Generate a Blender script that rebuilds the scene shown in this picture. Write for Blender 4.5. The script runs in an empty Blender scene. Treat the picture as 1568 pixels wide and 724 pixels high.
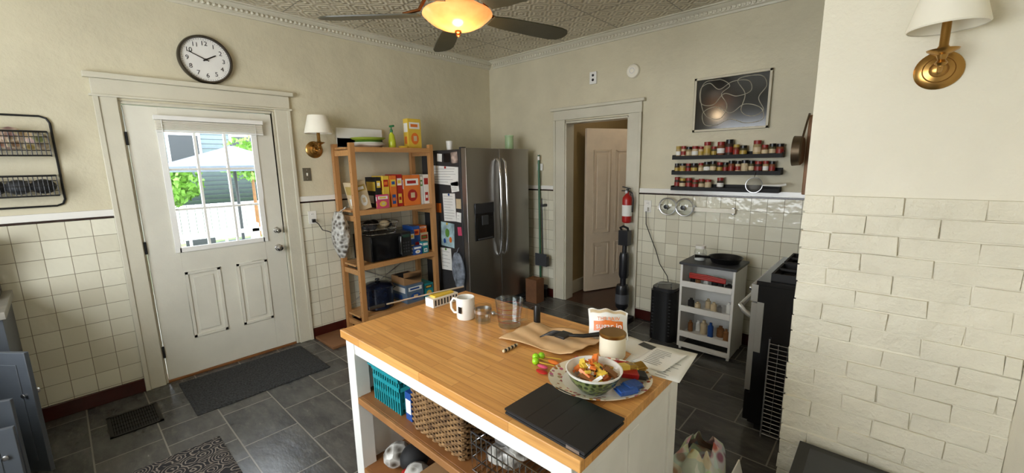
import bpy, bmesh, math, random
from mathutils import Matrix, Vector, Euler
random.seed(7)
pi=math.pi
def lin(c):
    r=[]
    for v in c[:3]:
        v=v/255
        r.append(v/12.92 if v<=0.04045 else ((v+0.055)/1.055)**2.4)
    return (*r,1)
MC={}
class NT:
    def __init__(s,name):
        s.m=bpy.data.materials.new(name);s.m.use_nodes=True
        s.t=s.m.node_tree;s.p=s.t.nodes['Principled BSDF']
    def n(s,t,**k):
        x=s.t.nodes.new(t)
        for a,b in k.items(): setattr(x,a,b)
        return x
    def l(s,a,b): s.t.links.new(a,b)
    def math(s,op,a,b=None,c=None):
        x=s.n('ShaderNodeMath',operation=op)
        for i,v in enumerate((a,b,c)):
            if v is None: continue
            if isinstance(v,(int,float)): x.inputs[i].default_value=v
            else: s.l(v,x.inputs[i])
        return x.outputs[0]
    def mix(s,f,a,b,bt='MIX'):
        x=s.n('ShaderNodeMix',data_type='RGBA',blend_type=bt)
        for i,v in ((0,f),(6,a),(7,b)):
            if isinstance(v,(int,float,tuple)): x.inputs[i].default_value=v
            else: s.l(v,x.inputs[i])
        return x.outputs[2]
    def noise(s,vec,sc,det=4,rough=.5):
        x=s.n('ShaderNodeTexNoise');x.inputs['Scale'].default_value=sc;x.inputs['Detail'].default_value=det;x.inputs['Roughness'].default_value=rough
        if vec: s.l(vec,x.inputs['Vector'])
        return x.outputs['Fac']
    def ramp(s,f,a,b):
        x=s.n('ShaderNodeMapRange');x.inputs[1].default_value=a;x.inputs[2].default_value=b
        s.l(f,x.inputs[0]);return x.outputs[0]
    def bump(s,h,st,dist=.01,prev=None):
        x=s.n('ShaderNodeBump');x.inputs['Strength'].default_value=st;x.inputs['Distance'].default_value=dist
        s.l(h,x.inputs['Height'])
        if prev: s.l(prev,x.inputs['Normal'])
        return x.outputs[0]
def pm(name,c,rough=.5,metal=0,var=.06,bump=0,sc=30,em=0,trans=0,coat=0,alpha=1):
    if name in MC: return MC[name]
    N=NT(name);p=N.p
    tc=N.n('ShaderNodeTexCoord').outputs['Object']
    c=lin(c)
    if var>0:
        f=N.noise(tc,sc*.3)
        d=tuple(v*(1-var*2) for v in c[:3])+(1,);e=tuple(min(1,v*(1+var)) for v in c[:3])+(1,)
        N.l(N.mix(N.ramp(f,.3,.7),d,e),p.inputs['Base Color'])
    else: p.inputs['Base Color'].default_value=c
    p.inputs['Roughness'].default_value=rough;p.inputs['Metallic'].default_value=metal
    if bump: N.l(N.bump(N.noise(tc,sc),bump,.005),p.inputs['Normal'])
    if em: p.inputs['Emission Color'].default_value=c;p.inputs['Emission Strength'].default_value=em
    if trans: p.inputs['Transmission Weight'].default_value=trans
    if coat: p.inputs['Coat Weight'].default_value=coat
    if alpha<1: p.inputs['Alpha'].default_value=alpha
    MC[name]=N.m
    return N.m
# ---------- builder
class B:
    def __init__(s,name): s.n=name;s.bm=bmesh.new();s.mats=[];s.M=Matrix()
    def mi(s,m):
        if m not in s.mats: s.mats.append(m)
        return s.mats.index(m)
    def add(s,verts,faces,m):
        k=s.mi(m);vs=[s.bm.verts.new(s.M@Vector(v)) for v in verts]
        for f in faces:
            try:
                fc=s.bm.faces.new([vs[i] for i in f]);fc.material_index=k
            except ValueError: pass
    def box(s,x0,x1,y0,y1,z0,z1,m,R=None):
        v=[(x,y,z) for x in (x0,x1) for y in (y0,y1) for z in (z0,z1)]
        if R is not None:
            c=Vector(((x0+x1)/2,(y0+y1)/2,(z0+z1)/2));v=[tuple(c+R@(Vector(p)-c)) for p in v]
        s.add(v,[(0,1,3,2),(4,6,7,5),(0,4,5,1),(2,3,7,6),(0,2,6,4),(1,5,7,3)],m)
    def frame(s,p0,p1):
        a=Vector(p0);b=Vector(p1);d=(b-a).normalized()
        u=d.orthogonal().normalized();return a,b,u,d.cross(u)
    def cyl(s,p0,p1,r0,m,r1=None,seg=20):
        r1=r0 if r1 is None else r1
        a,b,u,w=s.frame(p0,p1);v=[]
        for c,r in ((a,r0),(b,r1)):
            for i in range(seg):
                t=2*pi*i/seg;v.append(tuple(c+(u*math.cos(t)+w*math.sin(t))*r))
        f=[(i,(i+1)%seg,seg+(i+1)%seg,seg+i) for i in range(seg)]
        f+= [tuple(range(seg)),tuple(range(seg,2*seg))]
        s.add(v,f,m)
    def lathe(s,prof,m,c=(0,0,0),seg=32,ax='z',sx=1,sy=1):
        v=[];n=len(prof)
        for r,h in prof:
            for i in range(seg):
                t=2*pi*i/seg;a=r*math.cos(t)*sx;b=r*math.sin(t)*sy
                p={'z':(a,b,h),'y':(a,h,b),'x':(h,a,b)}[ax]
                v.append((p[0]+c[0],p[1]+c[1],p[2]+c[2]))
        f=[]
        for j in range(n-1):
            for i in range(seg):
                k=(i+1)%seg;f.append((j*seg+i,j*seg+k,(j+1)*seg+k,(j+1)*seg+i))
        s.add(v,f,m)
    def tube(s,pts,r,m,seg=8,closed=False,cap=True):
        P=[Vector(p) for p in pts];n=len(P);v=[];u=None
        for i in range(n):
            if closed: d=P[(i+1)%n]-P[i-1]
            else: d=P[min(i+1,n-1)]-P[max(i-1,0)]
            d.normalize()
            if u is None: u=d.orthogonal().normalized()
            else:
                u=(u-d*u.dot(d))
                u=u.normalized() if u.length>1e-6 else d.orthogonal().normalized()
            w=d.cross(u);rr=r[i] if isinstance(r,(list,tuple)) else r
            for j in range(seg):
                t=2*pi*j/seg;v.append(tuple(P[i]+(u*math.cos(t)+w*math.sin(t))*rr))
        f=[]
        for i in range(n if closed else n-1):
            k=(i+1)%n
            for j in range(seg):
                l=(j+1)%seg;f.append((i*seg+j,i*seg+l,k*seg+l,k*seg+j))
        if not closed and cap: f+=[tuple(range(seg)),tuple(range((n-1)*seg,n*seg))]
        s.add(v,f,m)
    def sph(s,c,r,m,sc=(1,1,1),seg=14):
        n=seg//2
        v=[];f=[]
        for j in range(n+1):
            a=pi*j/n
            for i in range(seg):
                t=2*pi*i/seg
                v.append((c[0]+r*sc[0]*math.sin(a)*math.cos(t),c[1]+r*sc[1]*math.sin(a)*math.sin(t),c[2]+r*sc[2]*math.cos(a)))
        for j in range(n):
            for i in range(seg):
                k=(i+1)%seg;f.append((j*seg+i,j*seg+k,(j+1)*seg+k,(j+1)*seg+i))
        s.add(v,f,m)
    def prism(s,pts,z0,z1,m):
        n=len(pts);v=[(x,y,z0) for x,y in pts]+[(x,y,z1) for x,y in pts]
        s.add(v,[tuple(range(n)),tuple(range(n,2*n))]+[(i,(i+1)%n,n+(i+1)%n,n+i) for i in range(n)],m)
    def sheet(s,fn,nu,nv,m,th=0):
        v=[fn(i/nu,j/nv) for i in range(nu+1) for j in range(nv+1)]
        f=[(i*(nv+1)+j,(i+1)*(nv+1)+j,(i+1)*(nv+1)+j+1,i*(nv+1)+j+1) for i in range(nu) for j in range(nv)]
        s.add(v,f,m)
    def done(s,bev=0,seg=2,ang=35,parent=None,sol=0,sub=0):
        bm=s.bm
        bmesh.ops.remove_doubles(bm,verts=bm.verts,dist=1e-5)
        bmesh.ops.recalc_face_normals(bm,faces=bm.faces)
        co=[v.co for v in bm.verts]
        mn=Vector([min(c[i] for c in co) for i in range(3)]);mx=Vector([max(c[i] for c in co) for i in range(3)])
        o=Vector(((mn.x+mx.x)/2,(mn.y+mx.y)/2,mn.z))
        for v in bm.verts: v.co-=o
        for f in bm.faces: f.smooth=True
        for e in bm.edges:
            if len(e.link_faces)==2 and e.calc_face_angle(0)>math.radians(ang): e.smooth=False
        me=bpy.data.meshes.new(s.n);bm.to_mesh(me);bm.free()
        for m in s.mats: me.materials.append(m)
        ob=bpy.data.objects.new(s.n,me);bpy.context.collection.objects.link(ob);ob.location=o
        if sol:
            q=ob.modifiers.new('s','SOLIDIFY');q.thickness=sol
        if bev:
            q=ob.modifiers.new('b','BEVEL');q.width=bev;q.segments=seg;q.limit_method='ANGLE';q.angle_limit=math.radians(40)
        if sub:
            q=ob.modifiers.new('u','SUBSURF');q.levels=sub;q.render_levels=sub
        if parent: ob.parent=parent
        return ob
WL=lambda x,y,z: Matrix(((0,0,1,x),(1,0,0,y),(0,1,0,z),(0,0,0,1)))
WB=lambda x,y,z: Matrix(((1,0,0,x),(0,0,-1,y),(0,1,0,z),(0,0,0,1)))
def TR(x,y,z,a=0,b=0,c=0):
    return Matrix.Translation((x,y,z))@Euler((math.radians(a),math.radians(b),math.radians(c))).to_matrix().to_4x4()
def text(s,M,size,m,parent,ext=.0004):
    bpy.context.view_layer.update()
    cu=bpy.data.curves.new('printed_text','FONT');cu.body=s;cu.size=size;cu.extrude=ext;cu.align_x='CENTER';cu.align_y='CENTER'
    cu.materials.append(m);o=bpy.data.objects.new('printed_text',cu);bpy.context.collection.objects.link(o)
    o.parent=parent;o.matrix_parent_inverse=parent.matrix_world.inverted();o.matrix_basis=M
    return o
# ---------- surface materials
def wallpaint(name,c,st=.35,lo=.84,sc=1.6):
    N=NT(name);g=N.n('ShaderNodeNewGeometry').outputs['Position']
    a=lin(c);f=N.noise(g,sc,5,.6)
    d=tuple(v*lo for v in a[:3])+(1,)
    N.l(N.mix(N.ramp(f,.35,.7),d,a),N.p.inputs['Base Color']);N.p.inputs['Roughness'].default_value=.55
    b1=N.bump(N.noise(g,9,5,.6),st,.02);N.l(N.bump(N.noise(g,90,3),.12,.004,b1),N.p.inputs['Normal'])
    return N.m
M_wall=wallpaint('wall_plaster',(218,210,183))
M_wallr=wallpaint('chimney_paint',(236,230,212),.55,.92)
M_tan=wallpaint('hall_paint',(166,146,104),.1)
M_trim=wallpaint('trim_paint',(218,213,194),.15);M_trim.node_tree.nodes['Principled BSDF'].inputs['Roughness'].default_value=.35
M_door=wallpaint('door_paint',(230,227,213),.05);M_door.node_tree.nodes['Principled BSDF'].inputs['Roughness'].default_value=.4
def tilemat(name,ax):
    N=NT(name);g=N.n('ShaderNodeNewGeometry').outputs['Position']
    sp=N.n('ShaderNodeSeparateXYZ');N.l(g,sp.inputs[0]);cb=N.n('ShaderNodeCombineXYZ')
    N.l(sp.outputs[ax],cb.inputs[0]);N.l(N.math('ADD',sp.outputs[2],.005),cb.inputs[1])
    br=N.n('ShaderNodeTexBrick',offset=0,squash=1);N.l(cb.outputs[0],br.inputs[0])
    br.inputs['Color1'].default_value=lin((232,229,210));br.inputs['Color2'].default_value=lin((214,209,188));br.inputs['Mortar'].default_value=lin((140,131,108))
    br.inputs['Scale'].default_value=1;br.inputs['Mortar Size'].default_value=.0019;br.inputs['Mortar Smooth'].default_value=.3
    br.inputs['Brick Width'].default_value=.118;br.inputs['Row Height'].default_value=.118
    N.l(br.outputs['Color'],N.p.inputs['Base Color'])
    N.l(N.math('ADD',N.math('MULTIPLY',br.outputs['Fac'],.5),.13),N.p.inputs['Roughness'])
    h=N.math('SUBTRACT',1,br.outputs['Fac'])
    b=N.bump(h,.6,.002);N.l(N.bump(N.noise(g,14,2),.4,.012,b),N.p.inputs['Normal'])
    return N.m
M_tileL=tilemat('wall_tile_side',1);M_tileB=tilemat('wall_tile_rear',0)
def slate():
    N=NT('slate_floor');g=N.n('ShaderNodeNewGeometry').outputs['Position']
    br=N.n('ShaderNodeTexBrick',offset=.5,squash=.5,squash_frequency=3,offset_frequency=2)
    mp=N.n('ShaderNodeMapping');N.l(g,mp.inputs[0]);mp.inputs['Location'].default_value=(.1,.07,0)
    N.l(mp.outputs[0],br.inputs[0])
    br.inputs['Color1'].default_value=(0,0,0,1);br.inputs['Color2'].default_value=(1,1,1,1);br.inputs['Mortar'].default_value=(.5,.5,.5,1)
    br.inputs['Scale'].default_value=1;br.inputs['Mortar Size'].default_value=.0045;br.inputs['Mortar Smooth'].default_value=.2
    br.inputs['Brick Width'].default_value=.46;br.inputs['Row Height'].default_value=.30
    off=N.n('ShaderNodeVectorMath',operation='MULTIPLY_ADD');N.l(br.outputs['Color'],off.inputs[0]);off.inputs[1].default_value=(7,5,3);N.l(g,off.inputs[2])
    g2=off.outputs[0]
    st=N.n('ShaderNodeMapping');N.l(g2,st.inputs[0]);st.inputs['Scale'].default_value=(1,2.4,1);st.inputs['Rotation'].default_value=(0,0,.5)
    n1=N.noise(st.outputs[0],3.0,8,.66);n2=N.noise(st.outputs[0],10,6,.65)
    base=N.mix(N.ramp(n1,.36,.66),lin((46,48,51)),lin((86,86,84)))
    base=N.mix(N.math('MULTIPLY',br.outputs['Color'],.32),base,lin((92,86,78)))
    base=N.mix(N.math('MULTIPLY',N.ramp(n2,.52,.75),.45),base,lin((112,108,102)))
    base=N.mix(br.outputs['Fac'],base,lin((128,124,116)))
    N.l(base,N.p.inputs['Base Color'])
    N.l(N.math('ADD',N.math('MULTIPLY',n2,.22),.12),N.p.inputs['Roughness'])
    b=N.bump(N.math('SUBTRACT',1,br.outputs['Fac']),.5,.003);N.l(N.bump(n1,.35,.012,b),N.p.inputs['Normal'])
    return N.m
M_floor=slate()
def tin():
    N=NT('pressed_tin');g=N.n('ShaderNodeNewGeometry').outputs['Position']
    sp=N.n('ShaderNodeSeparateXYZ');N.l(g,sp.inputs[0]);x,y=sp.outputs[0],sp.outputs[1]
    P=.204
    def tri(v,p): return N.math('MULTIPLY',N.math('PINGPONG',v,p/2),2/p)
    a=tri(x,P);b=tri(y,P)
    d=N.math('ADD',a,b)
    rings=N.math('SINE',N.math('MULTIPLY',d,12.566))
    sm=N.math('MAXIMUM',a,b);r2=N.math('SINE',N.math('MULTIPLY',sm,15))
    sx=N.math('LESS_THAN',N.math('PINGPONG',x,.306),.005);sy=N.math('LESS_THAN',N.math('PINGPONG',y,.306),.005)
    seam=N.math('MAXIMUM',sx,sy)
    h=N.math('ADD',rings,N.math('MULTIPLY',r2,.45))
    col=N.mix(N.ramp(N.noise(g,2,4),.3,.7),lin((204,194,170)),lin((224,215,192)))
    c=N.mix(N.ramp(h,-1.3,.2),N.mix(.36,col,(0.08,0.065,0.045,1)),col)  # shade in the relief's recesses is painted into the colour
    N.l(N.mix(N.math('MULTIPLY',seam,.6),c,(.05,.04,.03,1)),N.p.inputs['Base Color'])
    N.p.inputs['Roughness'].default_value=.4
    N.l(N.bump(N.math('ADD',h,N.math('MULTIPLY',seam,-2)),.8,.004),N.p.inputs['Normal'])
    return N.m
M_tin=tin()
def butcher(name,c1,c2,c3,roww=.042,axis=0,L=.55,gr=.55):
    N=NT(name);g=N.n('ShaderNodeNewGeometry').outputs['Position']
    mp=N.n('ShaderNodeMapping');N.l(g,mp.inputs[0])
    if axis==1: mp.inputs['Rotation'].default_value=(0,0,pi/2)
    if axis==2: mp.inputs['Rotation'].default_value=(0,pi/2,0)
    v=mp.outputs[0]
    br=N.n('ShaderNodeTexBrick',offset=.37,squash=1,offset_frequency=2);N.l(v,br.inputs[0])
    br.inputs['Color1'].default_value=lin(c1);br.inputs['Color2'].default_value=lin(c2);br.inputs['Mortar'].default_value=lin(c3)
    br.inputs['Scale'].default_value=1;br.inputs['Mortar Size'].default_value=.0007;br.inputs['Brick Width'].default_value=L;br.inputs['Row Height'].default_value=roww
    mp2=N.n('ShaderNodeMapping');N.l(v,mp2.inputs[0]);mp2.inputs['Scale'].default_value=(3,45,45)
    n=N.noise(mp2.outputs[0],1.5,6,.6)
    N.l(N.mix(N.math('MULTIPLY',N.ramp(n,.42,.78),gr),br.outputs['Color'],lin(c3)),N.p.inputs['Base Color'])
    N.p.inputs['Roughness'].default_value=.33
    N.l(N.bump(n,.08,.002),N.p.inputs['Normal'])
    return N.m
M_butch=butcher('butcher_block',(226,170,98),(206,148,80),(158,102,52),.036,0,.42)
M_pine=butcher('pine_wood',(200,150,96),(186,134,82),(144,98,54),.5,2,3)
M_pineH=butcher('pine_wood_shelf',(200,150,96),(186,134,82),(144,98,54),.5,1,3)
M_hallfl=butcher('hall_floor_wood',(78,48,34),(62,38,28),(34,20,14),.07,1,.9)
M_dwood=pm('shelf_wood',(140,92,50),.5,var=.12,sc=30)
M_white=pm('white_paint',(238,237,233),.35,var=.02)
M_whiteg=pm('white_glossy',(238,236,230),.15,var=0)
M_cream=pm('cream_cloth',(246,241,226),.8,var=.02)
M_brass=pm('brass',(176,136,78),.28,1,.08,sc=20)
M_chrome=pm('chrome',(210,210,212),.12,1,0)
M_silver=pm('silver_metal',(190,190,192),.3,1,0)
M_black=pm('black_plastic',(18,18,20),.3,var=0)
M_blackm=pm('black_matte',(22,22,24),.7,var=0)
M_iron=pm('black_wire',(12,12,13),.4,.2,0)
M_maroon=pm('maroon_tile',(66,24,20),.2,var=.1)
M_dkline=pm('dark_liner_tile',(44,26,22),.2,var=.05)
M_gray=pm('grey_cabinet',(84,90,98),.45,var=.05)
M_dgray=pm('dark_grey',(56,58,62),.5,var=.05)
M_red=pm('red_paint',(170,30,26),.3,var=.05)
M_orange=pm('orange_print',(226,120,44),.4,var=.05)
M_yellow=pm('yellow_print',(228,194,70),.4,var=.05)
M_blue=pm('blue_print',(36,78,150),.35,var=.05)
M_green=pm('green_print',(96,146,62),.4,var=.05)
M_pink=pm('pink_print',(208,80,112),.4,var=.05)
M_teal=pm('teal_plastic',(28,138,148),.35,var=.04)
M_paper=pm('white_paper',(236,236,232),.7,var=.02)
M_kraft=pm('kraft_paper',(212,174,128),.8,var=.05,bump=.3,sc=18)
M_card=pm('cardboard',(158,120,80),.8,var=.06)
M_ink=pm('ink',(40,40,44),.7,var=0)
M_skin=pm('beige_print',(210,190,154),.5,var=.1)
def glass(name,c=(1,1,1,1),mixf=.12):
    N=NT(name);t=N.t;tr=N.n('ShaderNodeBsdfTransparent');tr.inputs[0].default_value=c
    gl=N.n('ShaderNodeBsdfGlossy');gl.inputs['Roughness'].default_value=.03
    lw=N.n('ShaderNodeLayerWeight');lw.inputs[0].default_value=.25
    mx=N.n('ShaderNodeMixShader');f=N.math('ADD',N.math('MULTIPLY',lw.outputs['Facing'],.45),mixf*.4)
    N.l(f,mx.inputs[0]);N.l(tr.outputs[0],mx.inputs[1]);N.l(gl.outputs[0],mx.inputs[2])
    N.l(mx.outputs[0],t.nodes['Material Output'].inputs[0]);return N.m
M_glass=glass('clear_glass',(.93,.95,.95,1));M_pane=glass('window_pane',(1,1,1,1),.02)
def brushed():
    N=NT('stainless_steel');tc=N.n('ShaderNodeTexCoord').outputs['Object']
    mp=N.n('ShaderNodeMapping');N.l(tc,mp.inputs[0]);mp.inputs['Scale'].default_value=(2,2,160)
    n=N.noise(mp.outputs[0],3,3)
    N.p.inputs['Base Color'].default_value=lin((166,163,158));N.p.inputs['Metallic'].default_value=1
    N.l(N.math('ADD',N.math('MULTIPLY',n,.14),.30),N.p.inputs['Roughness'])
    N.l(N.bump(n,.04,.001),N.p.inputs['Normal']);return N.m
M_steel=brushed()
def vorprint(name,c1,c2,sc,mixc=0,rough=.5,bump=0,a=.3,bb=.6):
    N=NT(name);g=N.n('ShaderNodeTexCoord').outputs['Object'];v=N.n('ShaderNodeTexVoronoi');v.inputs['Scale'].default_value=sc;N.l(g,v.inputs['Vector'])
    h=N.mix(N.ramp(v.outputs['Distance'],a,bb),lin(c1),lin(c2))
    if mixc: h=N.mix(mixc,h,v.outputs['Color'])
    N.l(h,N.p.inputs['Base Color']);N.p.inputs['Roughness'].default_value=rough
    if bump: N.l(N.bump(v.outputs['Distance'],bump,.02),N.p.inputs['Normal'])
    return N.m
# ================= ROOM
H=2.86;YF=-5.3;XR=4.3
def room():
    b=B('floor');b.box(-.0,XR,YF,0,-.1,0,M_floor);b.done()
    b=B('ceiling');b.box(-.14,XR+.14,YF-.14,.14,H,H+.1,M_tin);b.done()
    b=B('wall_left')
    b.box(-.16,0,YF,-3.545,-.1,H,M_wall);b.box(-.16,0,-2.575,0.14,-.1,H,M_wall);b.box(-.16,0,-3.545,-2.575,2.07,H,M_wall)
    b.box(-.16,0,-3.545,-2.575,-.1,-.001,M_dwood)
    b.done()
    b=B('wall_back')
    b.box(0,1.19,0,.14,-.1,H,M_wall);b.box(1.93,XR,0,.14,-.1,H,M_wall);b.box(1.19,1.93,0,.14,2.05,H,M_wall);b.done()
    b=B('wall_right');b.box(XR,XR+.14,YF,.14,-.1,H,M_wallr);b.done()
    b=B('wall_front')
    b.box(0,1.1,YF-.14,YF,-.1,H,M_wall);b.box(3.3,XR,YF-.14,YF,-.1,H,M_wall);b.box(1.1,3.3,YF-.14,YF,-.1,.8,M_wall);b.box(1.1,3.3,YF-.14,YF,2.4,H,M_wall);b.done()
    b=B('window_2')
    for x in (1.1,2.17,3.24): b.box(x,x+.06,YF-.1,YF-.04,.8,2.4,M_white)
    for z in (.8,1.57,2.34): b.box(1.1,3.3,YF-.1,YF-.04,z,z+.06,M_white)
    b.done()
    b=B('wall_chimney')
    b.box(3.66,XR,-1.846,-1.42,1.455,H,M_wallr);b.box(3.667,XR,-1.845,-1.42,0,1.455,M_wallr)
    rh=.0735;z=-.01;row=0
    mb=wallpaint('painted_brick',(232,226,206),1.0,.88,3)
    while z<1.44:
        x=3.66 - (.0 if row%2==0 else .1)
        while x<XR:
            w=.2;x0=max(x,3.66)+.0015;x1=min(x+w,XR)-.0015
            if x1-x0>.02:
                d=-1.8475-random.random()*.0075
                j=lambda: random.uniform(-.003,.003)
                v=[]
                for yy in (d,-1.843):
                    for (a,c) in ((x0+j(),z+.003+j()),(x1+j(),z+.003+j()),(x1+j(),min(z+rh-.003+j(),1.455)),(x0+j(),min(z+rh-.003+j(),1.455))):
                        v.append((min(a,XR-.001),yy+(j()*.6 if yy==d else 0),max(c,0)))
                b.add(v,[(0,1,2,3),(4,5,6,7),(0,1,5,4),(1,2,6,5),(2,3,7,6),(3,0,4,7)],mb)
            x+=w
        z+=rh;row+=1
    b.done(bev=.004,seg=3)
    b=B('trim_5')
    for y0,y1 in ((YF,-3.655),(-2.455,0)):
        b.box(0,.012,y0,y1,.1,1.285,M_tileL);b.box(0,.014,y0,y1,1.285,1.30,M_dkline);b.box(0,.018,y0,y1,1.30,1.345,M_whiteg)
    b.done(bev=.002)
    b=B('trim_6')
    for x0,x1 in ((.018,1.02),(2.075,XR)):
        b.box(x0,x1,-.012,0,.1,1.285,M_tileB);b.box(x0,x1,-.014,0,1.285,1.30,M_dkline);b.box(x0,x1,-.018,0,1.30,1.345,M_whiteg)
    b.done(bev=.002)
    b=B('baseboard_left')
    for y0,y1 in ((YF,-3.655),(-2.455,0)): b.box(0,.022,y0,y1,0,.1,M_maroon)
    b.done(bev=.004)
    b=B('baseboard_rear')
    for x0,x1 in ((.022,1.02),(2.075,XR)): b.box(x0,x1,-.022,0,0,.1,M_maroon)
    b.done(bev=.004)
    def crown(name,pts,horiz):
        b=B(name);a,c=pts
        prof=[(0,H-.085),(.014,H-.085),(.016,H-.07),(.03,H-.062),(.034,H-.035),(.06,H-.022),(.066,H-.012),(.085,H-.01),(.085,H),(0,H)]
        v=[]
        for t in (a,c):
            for o,z in prof: v.append((o,t,z) if horiz=='y' else (t,-o,z))
        n=len(prof)
        b.add(v,[tuple(range(n)),tuple(range(n,2*n))]+[(i,(i+1)%n,n+(i+1)%n,n+i) for i in range(n)],M_trim)
        t=min(a,c)+.02
        while t<max(a,c)-.03:
            p=(.036,t,H-.047) if horiz=='y' else (t,-.036,H-.047)
            b.sph(p,.014,M_trim,(1,.7,1) if horiz=='x' else (1,1,1),8);t+=.036
        b.done()
    crown('trim_1',(-5.2,-.0),'y');crown('trim_2',(.085,3.9),'x')
    b=B('trim_3')
    b.box(0,.022,-3.65,-3.54,0,2.09,M_trim);b.box(0,.022,-2.57,-2.46,0,2.09,M_trim)
    b.box(.022,.03,-3.66,-3.63,0,2.09,M_trim);b.box(.022,.03,-2.48,-2.45,0,2.09,M_trim)
    b.box(0,.026,-3.66,-2.45,2.09,2.20,M_trim);b.box(0,.05,-3.69,-2.42,2.20,2.235,M_trim);b.box(0,.04,-3.675,-2.435,2.085,2.10,M_trim)
    b.box(-.15,0,-3.545,-3.525,0,2.07,M_trim);b.box(-.15,0,-2.595,-2.575,0,2.07,M_trim);b.box(-.15,0,-3.525,-2.595,2.05,2.07,M_trim)
    b.box(-.15,-.005,-3.525,-2.595,-.001,.018,M_dwood)
    b.done(bev=.004)
    b=B('trim_4')
    b.box(1.04,1.18,-.022,0,0,2.07,M_trim);b.box(1.94,2.07,-.022,0,0,2.07,M_trim)
    b.box(1.03,1.06,-.032,-.022,0,2.07,M_trim);b.box(2.05,2.08,-.032,-.022,0,2.07,M_trim)
    b.box(1.03,2.08,-.026,0,2.07,2.17,M_trim);b.box(1.0,2.11,-.05,0,2.17,2.2,M_trim)
    b.box(1.17,1.195,-.01,.14,0,2.05,M_trim);b.box(1.925,1.95,-.01,.14,0,2.05,M_trim);b.box(1.17,1.95,-.01,.14,2.03,2.05,M_trim)
    b.done(bev=.004)
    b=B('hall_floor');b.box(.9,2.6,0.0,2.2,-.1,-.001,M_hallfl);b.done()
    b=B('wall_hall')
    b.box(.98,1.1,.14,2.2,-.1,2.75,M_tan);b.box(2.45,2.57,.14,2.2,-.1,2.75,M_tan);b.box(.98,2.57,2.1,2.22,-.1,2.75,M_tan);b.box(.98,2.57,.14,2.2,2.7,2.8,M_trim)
    b.done()
    b=B('baseboard_hall');b.box(1.1,1.12,.14,2.1,0,.16,M_trim);b.box(1.12,2.45,2.08,2.1,0,.16,M_trim);b.done(bev=.004)
room()
# ---- entry door
def entry():
    y0,y1=-3.52,-2.60;b=B('door_1')
    gy0,gy1,gz0,gz1=-3.335,-2.755,1.01,1.90
    xa,xb=-.052,-.008;m=M_door
    b.box(xa,xb,y0,gy0,.02,2.045,m);b.box(xa,xb,gy1,y1,.02,2.045,m);b.box(xa,xb,gy0,gy1,.02,gz0,m);b.box(xa,xb,gy0,gy1,gz1,2.045,m)
    for a in ((gy0-.025,gy0+.012,gz0-.025,gz1+.025),(gy1-.012,gy1+.025,gz0-.025,gz1+.025),(gy0,gy1,gz0-.025,gz0+.012),(gy0,gy1,gz1-.012,gz1+.025)):
        b.box(xb-.001,xb+.012,*a,M_white)
    w=(gy1-gy0)/3;h=(gz1-gz0)/3
    for i in (1,2):
        b.box(-.04,-.008,gy0+w*i-.008,gy0+w*i+.008,gz0,gz1,M_white);b.box(-.039,-.009,gy0,gy1,gz0+h*i-.008,gz0+h*i+.008,M_white)
    b.box(-.028,-.025,gy0,gy1,gz0,gz1,M_pane)
    for a,c in ((-3.33,-3.10),(-2.99,-2.76)):
        z0,z1=.30,.83
        for q in ((a,a+.022,z0,z1),(c-.022,c,z0,z1),(a,c,z0,z0+.022),(a,c,z1-.022,z1)): b.box(xb-.002,xb+.008,*q,m)
        b.box(xb-.002,xb+.005,a+.05,c-.05,z0+.05,z1-.05,m)
    for z in (.25,1.05,1.82): b.cyl((.0,y0-.006,z-.045),(.0,y0-.006,z+.045),.008,M_blackm)
    for z,r in ((1.07,.026),(.915,.03)):
        b.lathe([(0,xb),(r,xb),(r,xb+.008),(.012,xb+.012),(.012,xb+.03),(r*.9,xb+.038),(r*.95,xb+.055),(r*.6,xb+.066),(0,xb+.067)],M_chrome,(0,y1-.055,z),ax='x',seg=24)
    b.done(bev=.003)
    b=B('window_blind')
    b.box(.006,.040,-3.37,-2.68,1.955,1.985,M_white)
    for i in range(9): b.box(.008,.036,-3.365,-2.685,1.885+i*.0075,1.8895+i*.0075,M_cream)
    b.box(.008,.036,-3.365,-2.685,1.87,1.882,M_white)
    b.tube([(.041,-3.33,1.96),(.043,-3.335,1.6),(.041,-3.33,1.25)],.0025,M_white,6)
    b.tube([(.041,-2.74,1.96),(.041,-2.74,1.35)],.0015,M_white,6)
    b.done()
entry()
# ---- hall door (open)
def halldoor():
    b=B('door_2');b.M=TR(1.19,.40,0,0,0,65)
    m=pm('hall_door_paint',(214,198,174),.45,var=.03);w=.76;t=.02
    b.box(0,w,-t,t,.01,2.0,m)
    for z0,z1 in ((.2,.62),(.74,1.75)):
        for x0,x1 in ((.1,.34),(.42,.66)):
            for q in ((x0,x0+.02,z0,z1),(x1-.02,x1,z0,z1),(x0,x1,z0,z0+.02),(x0,x1,z1-.02,z1)): b.box(q[0],q[1],-t-.01,-t,q[2],q[3],m)
            b.box(x0+.05,x1-.05,-t-.007,-t,z0+.05,z1-.05,m)
    b.sph((.70,-t-.05,.95),.027,M_blackm)
    b.cyl((.70,-t,.95),(.70,-t-.05,.95),.01,M_brass);b.box(.675,.725,-t-.004,-t,.85,1.0,M_blackm)
    b.done(bev=.003)
halldoor()
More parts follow.
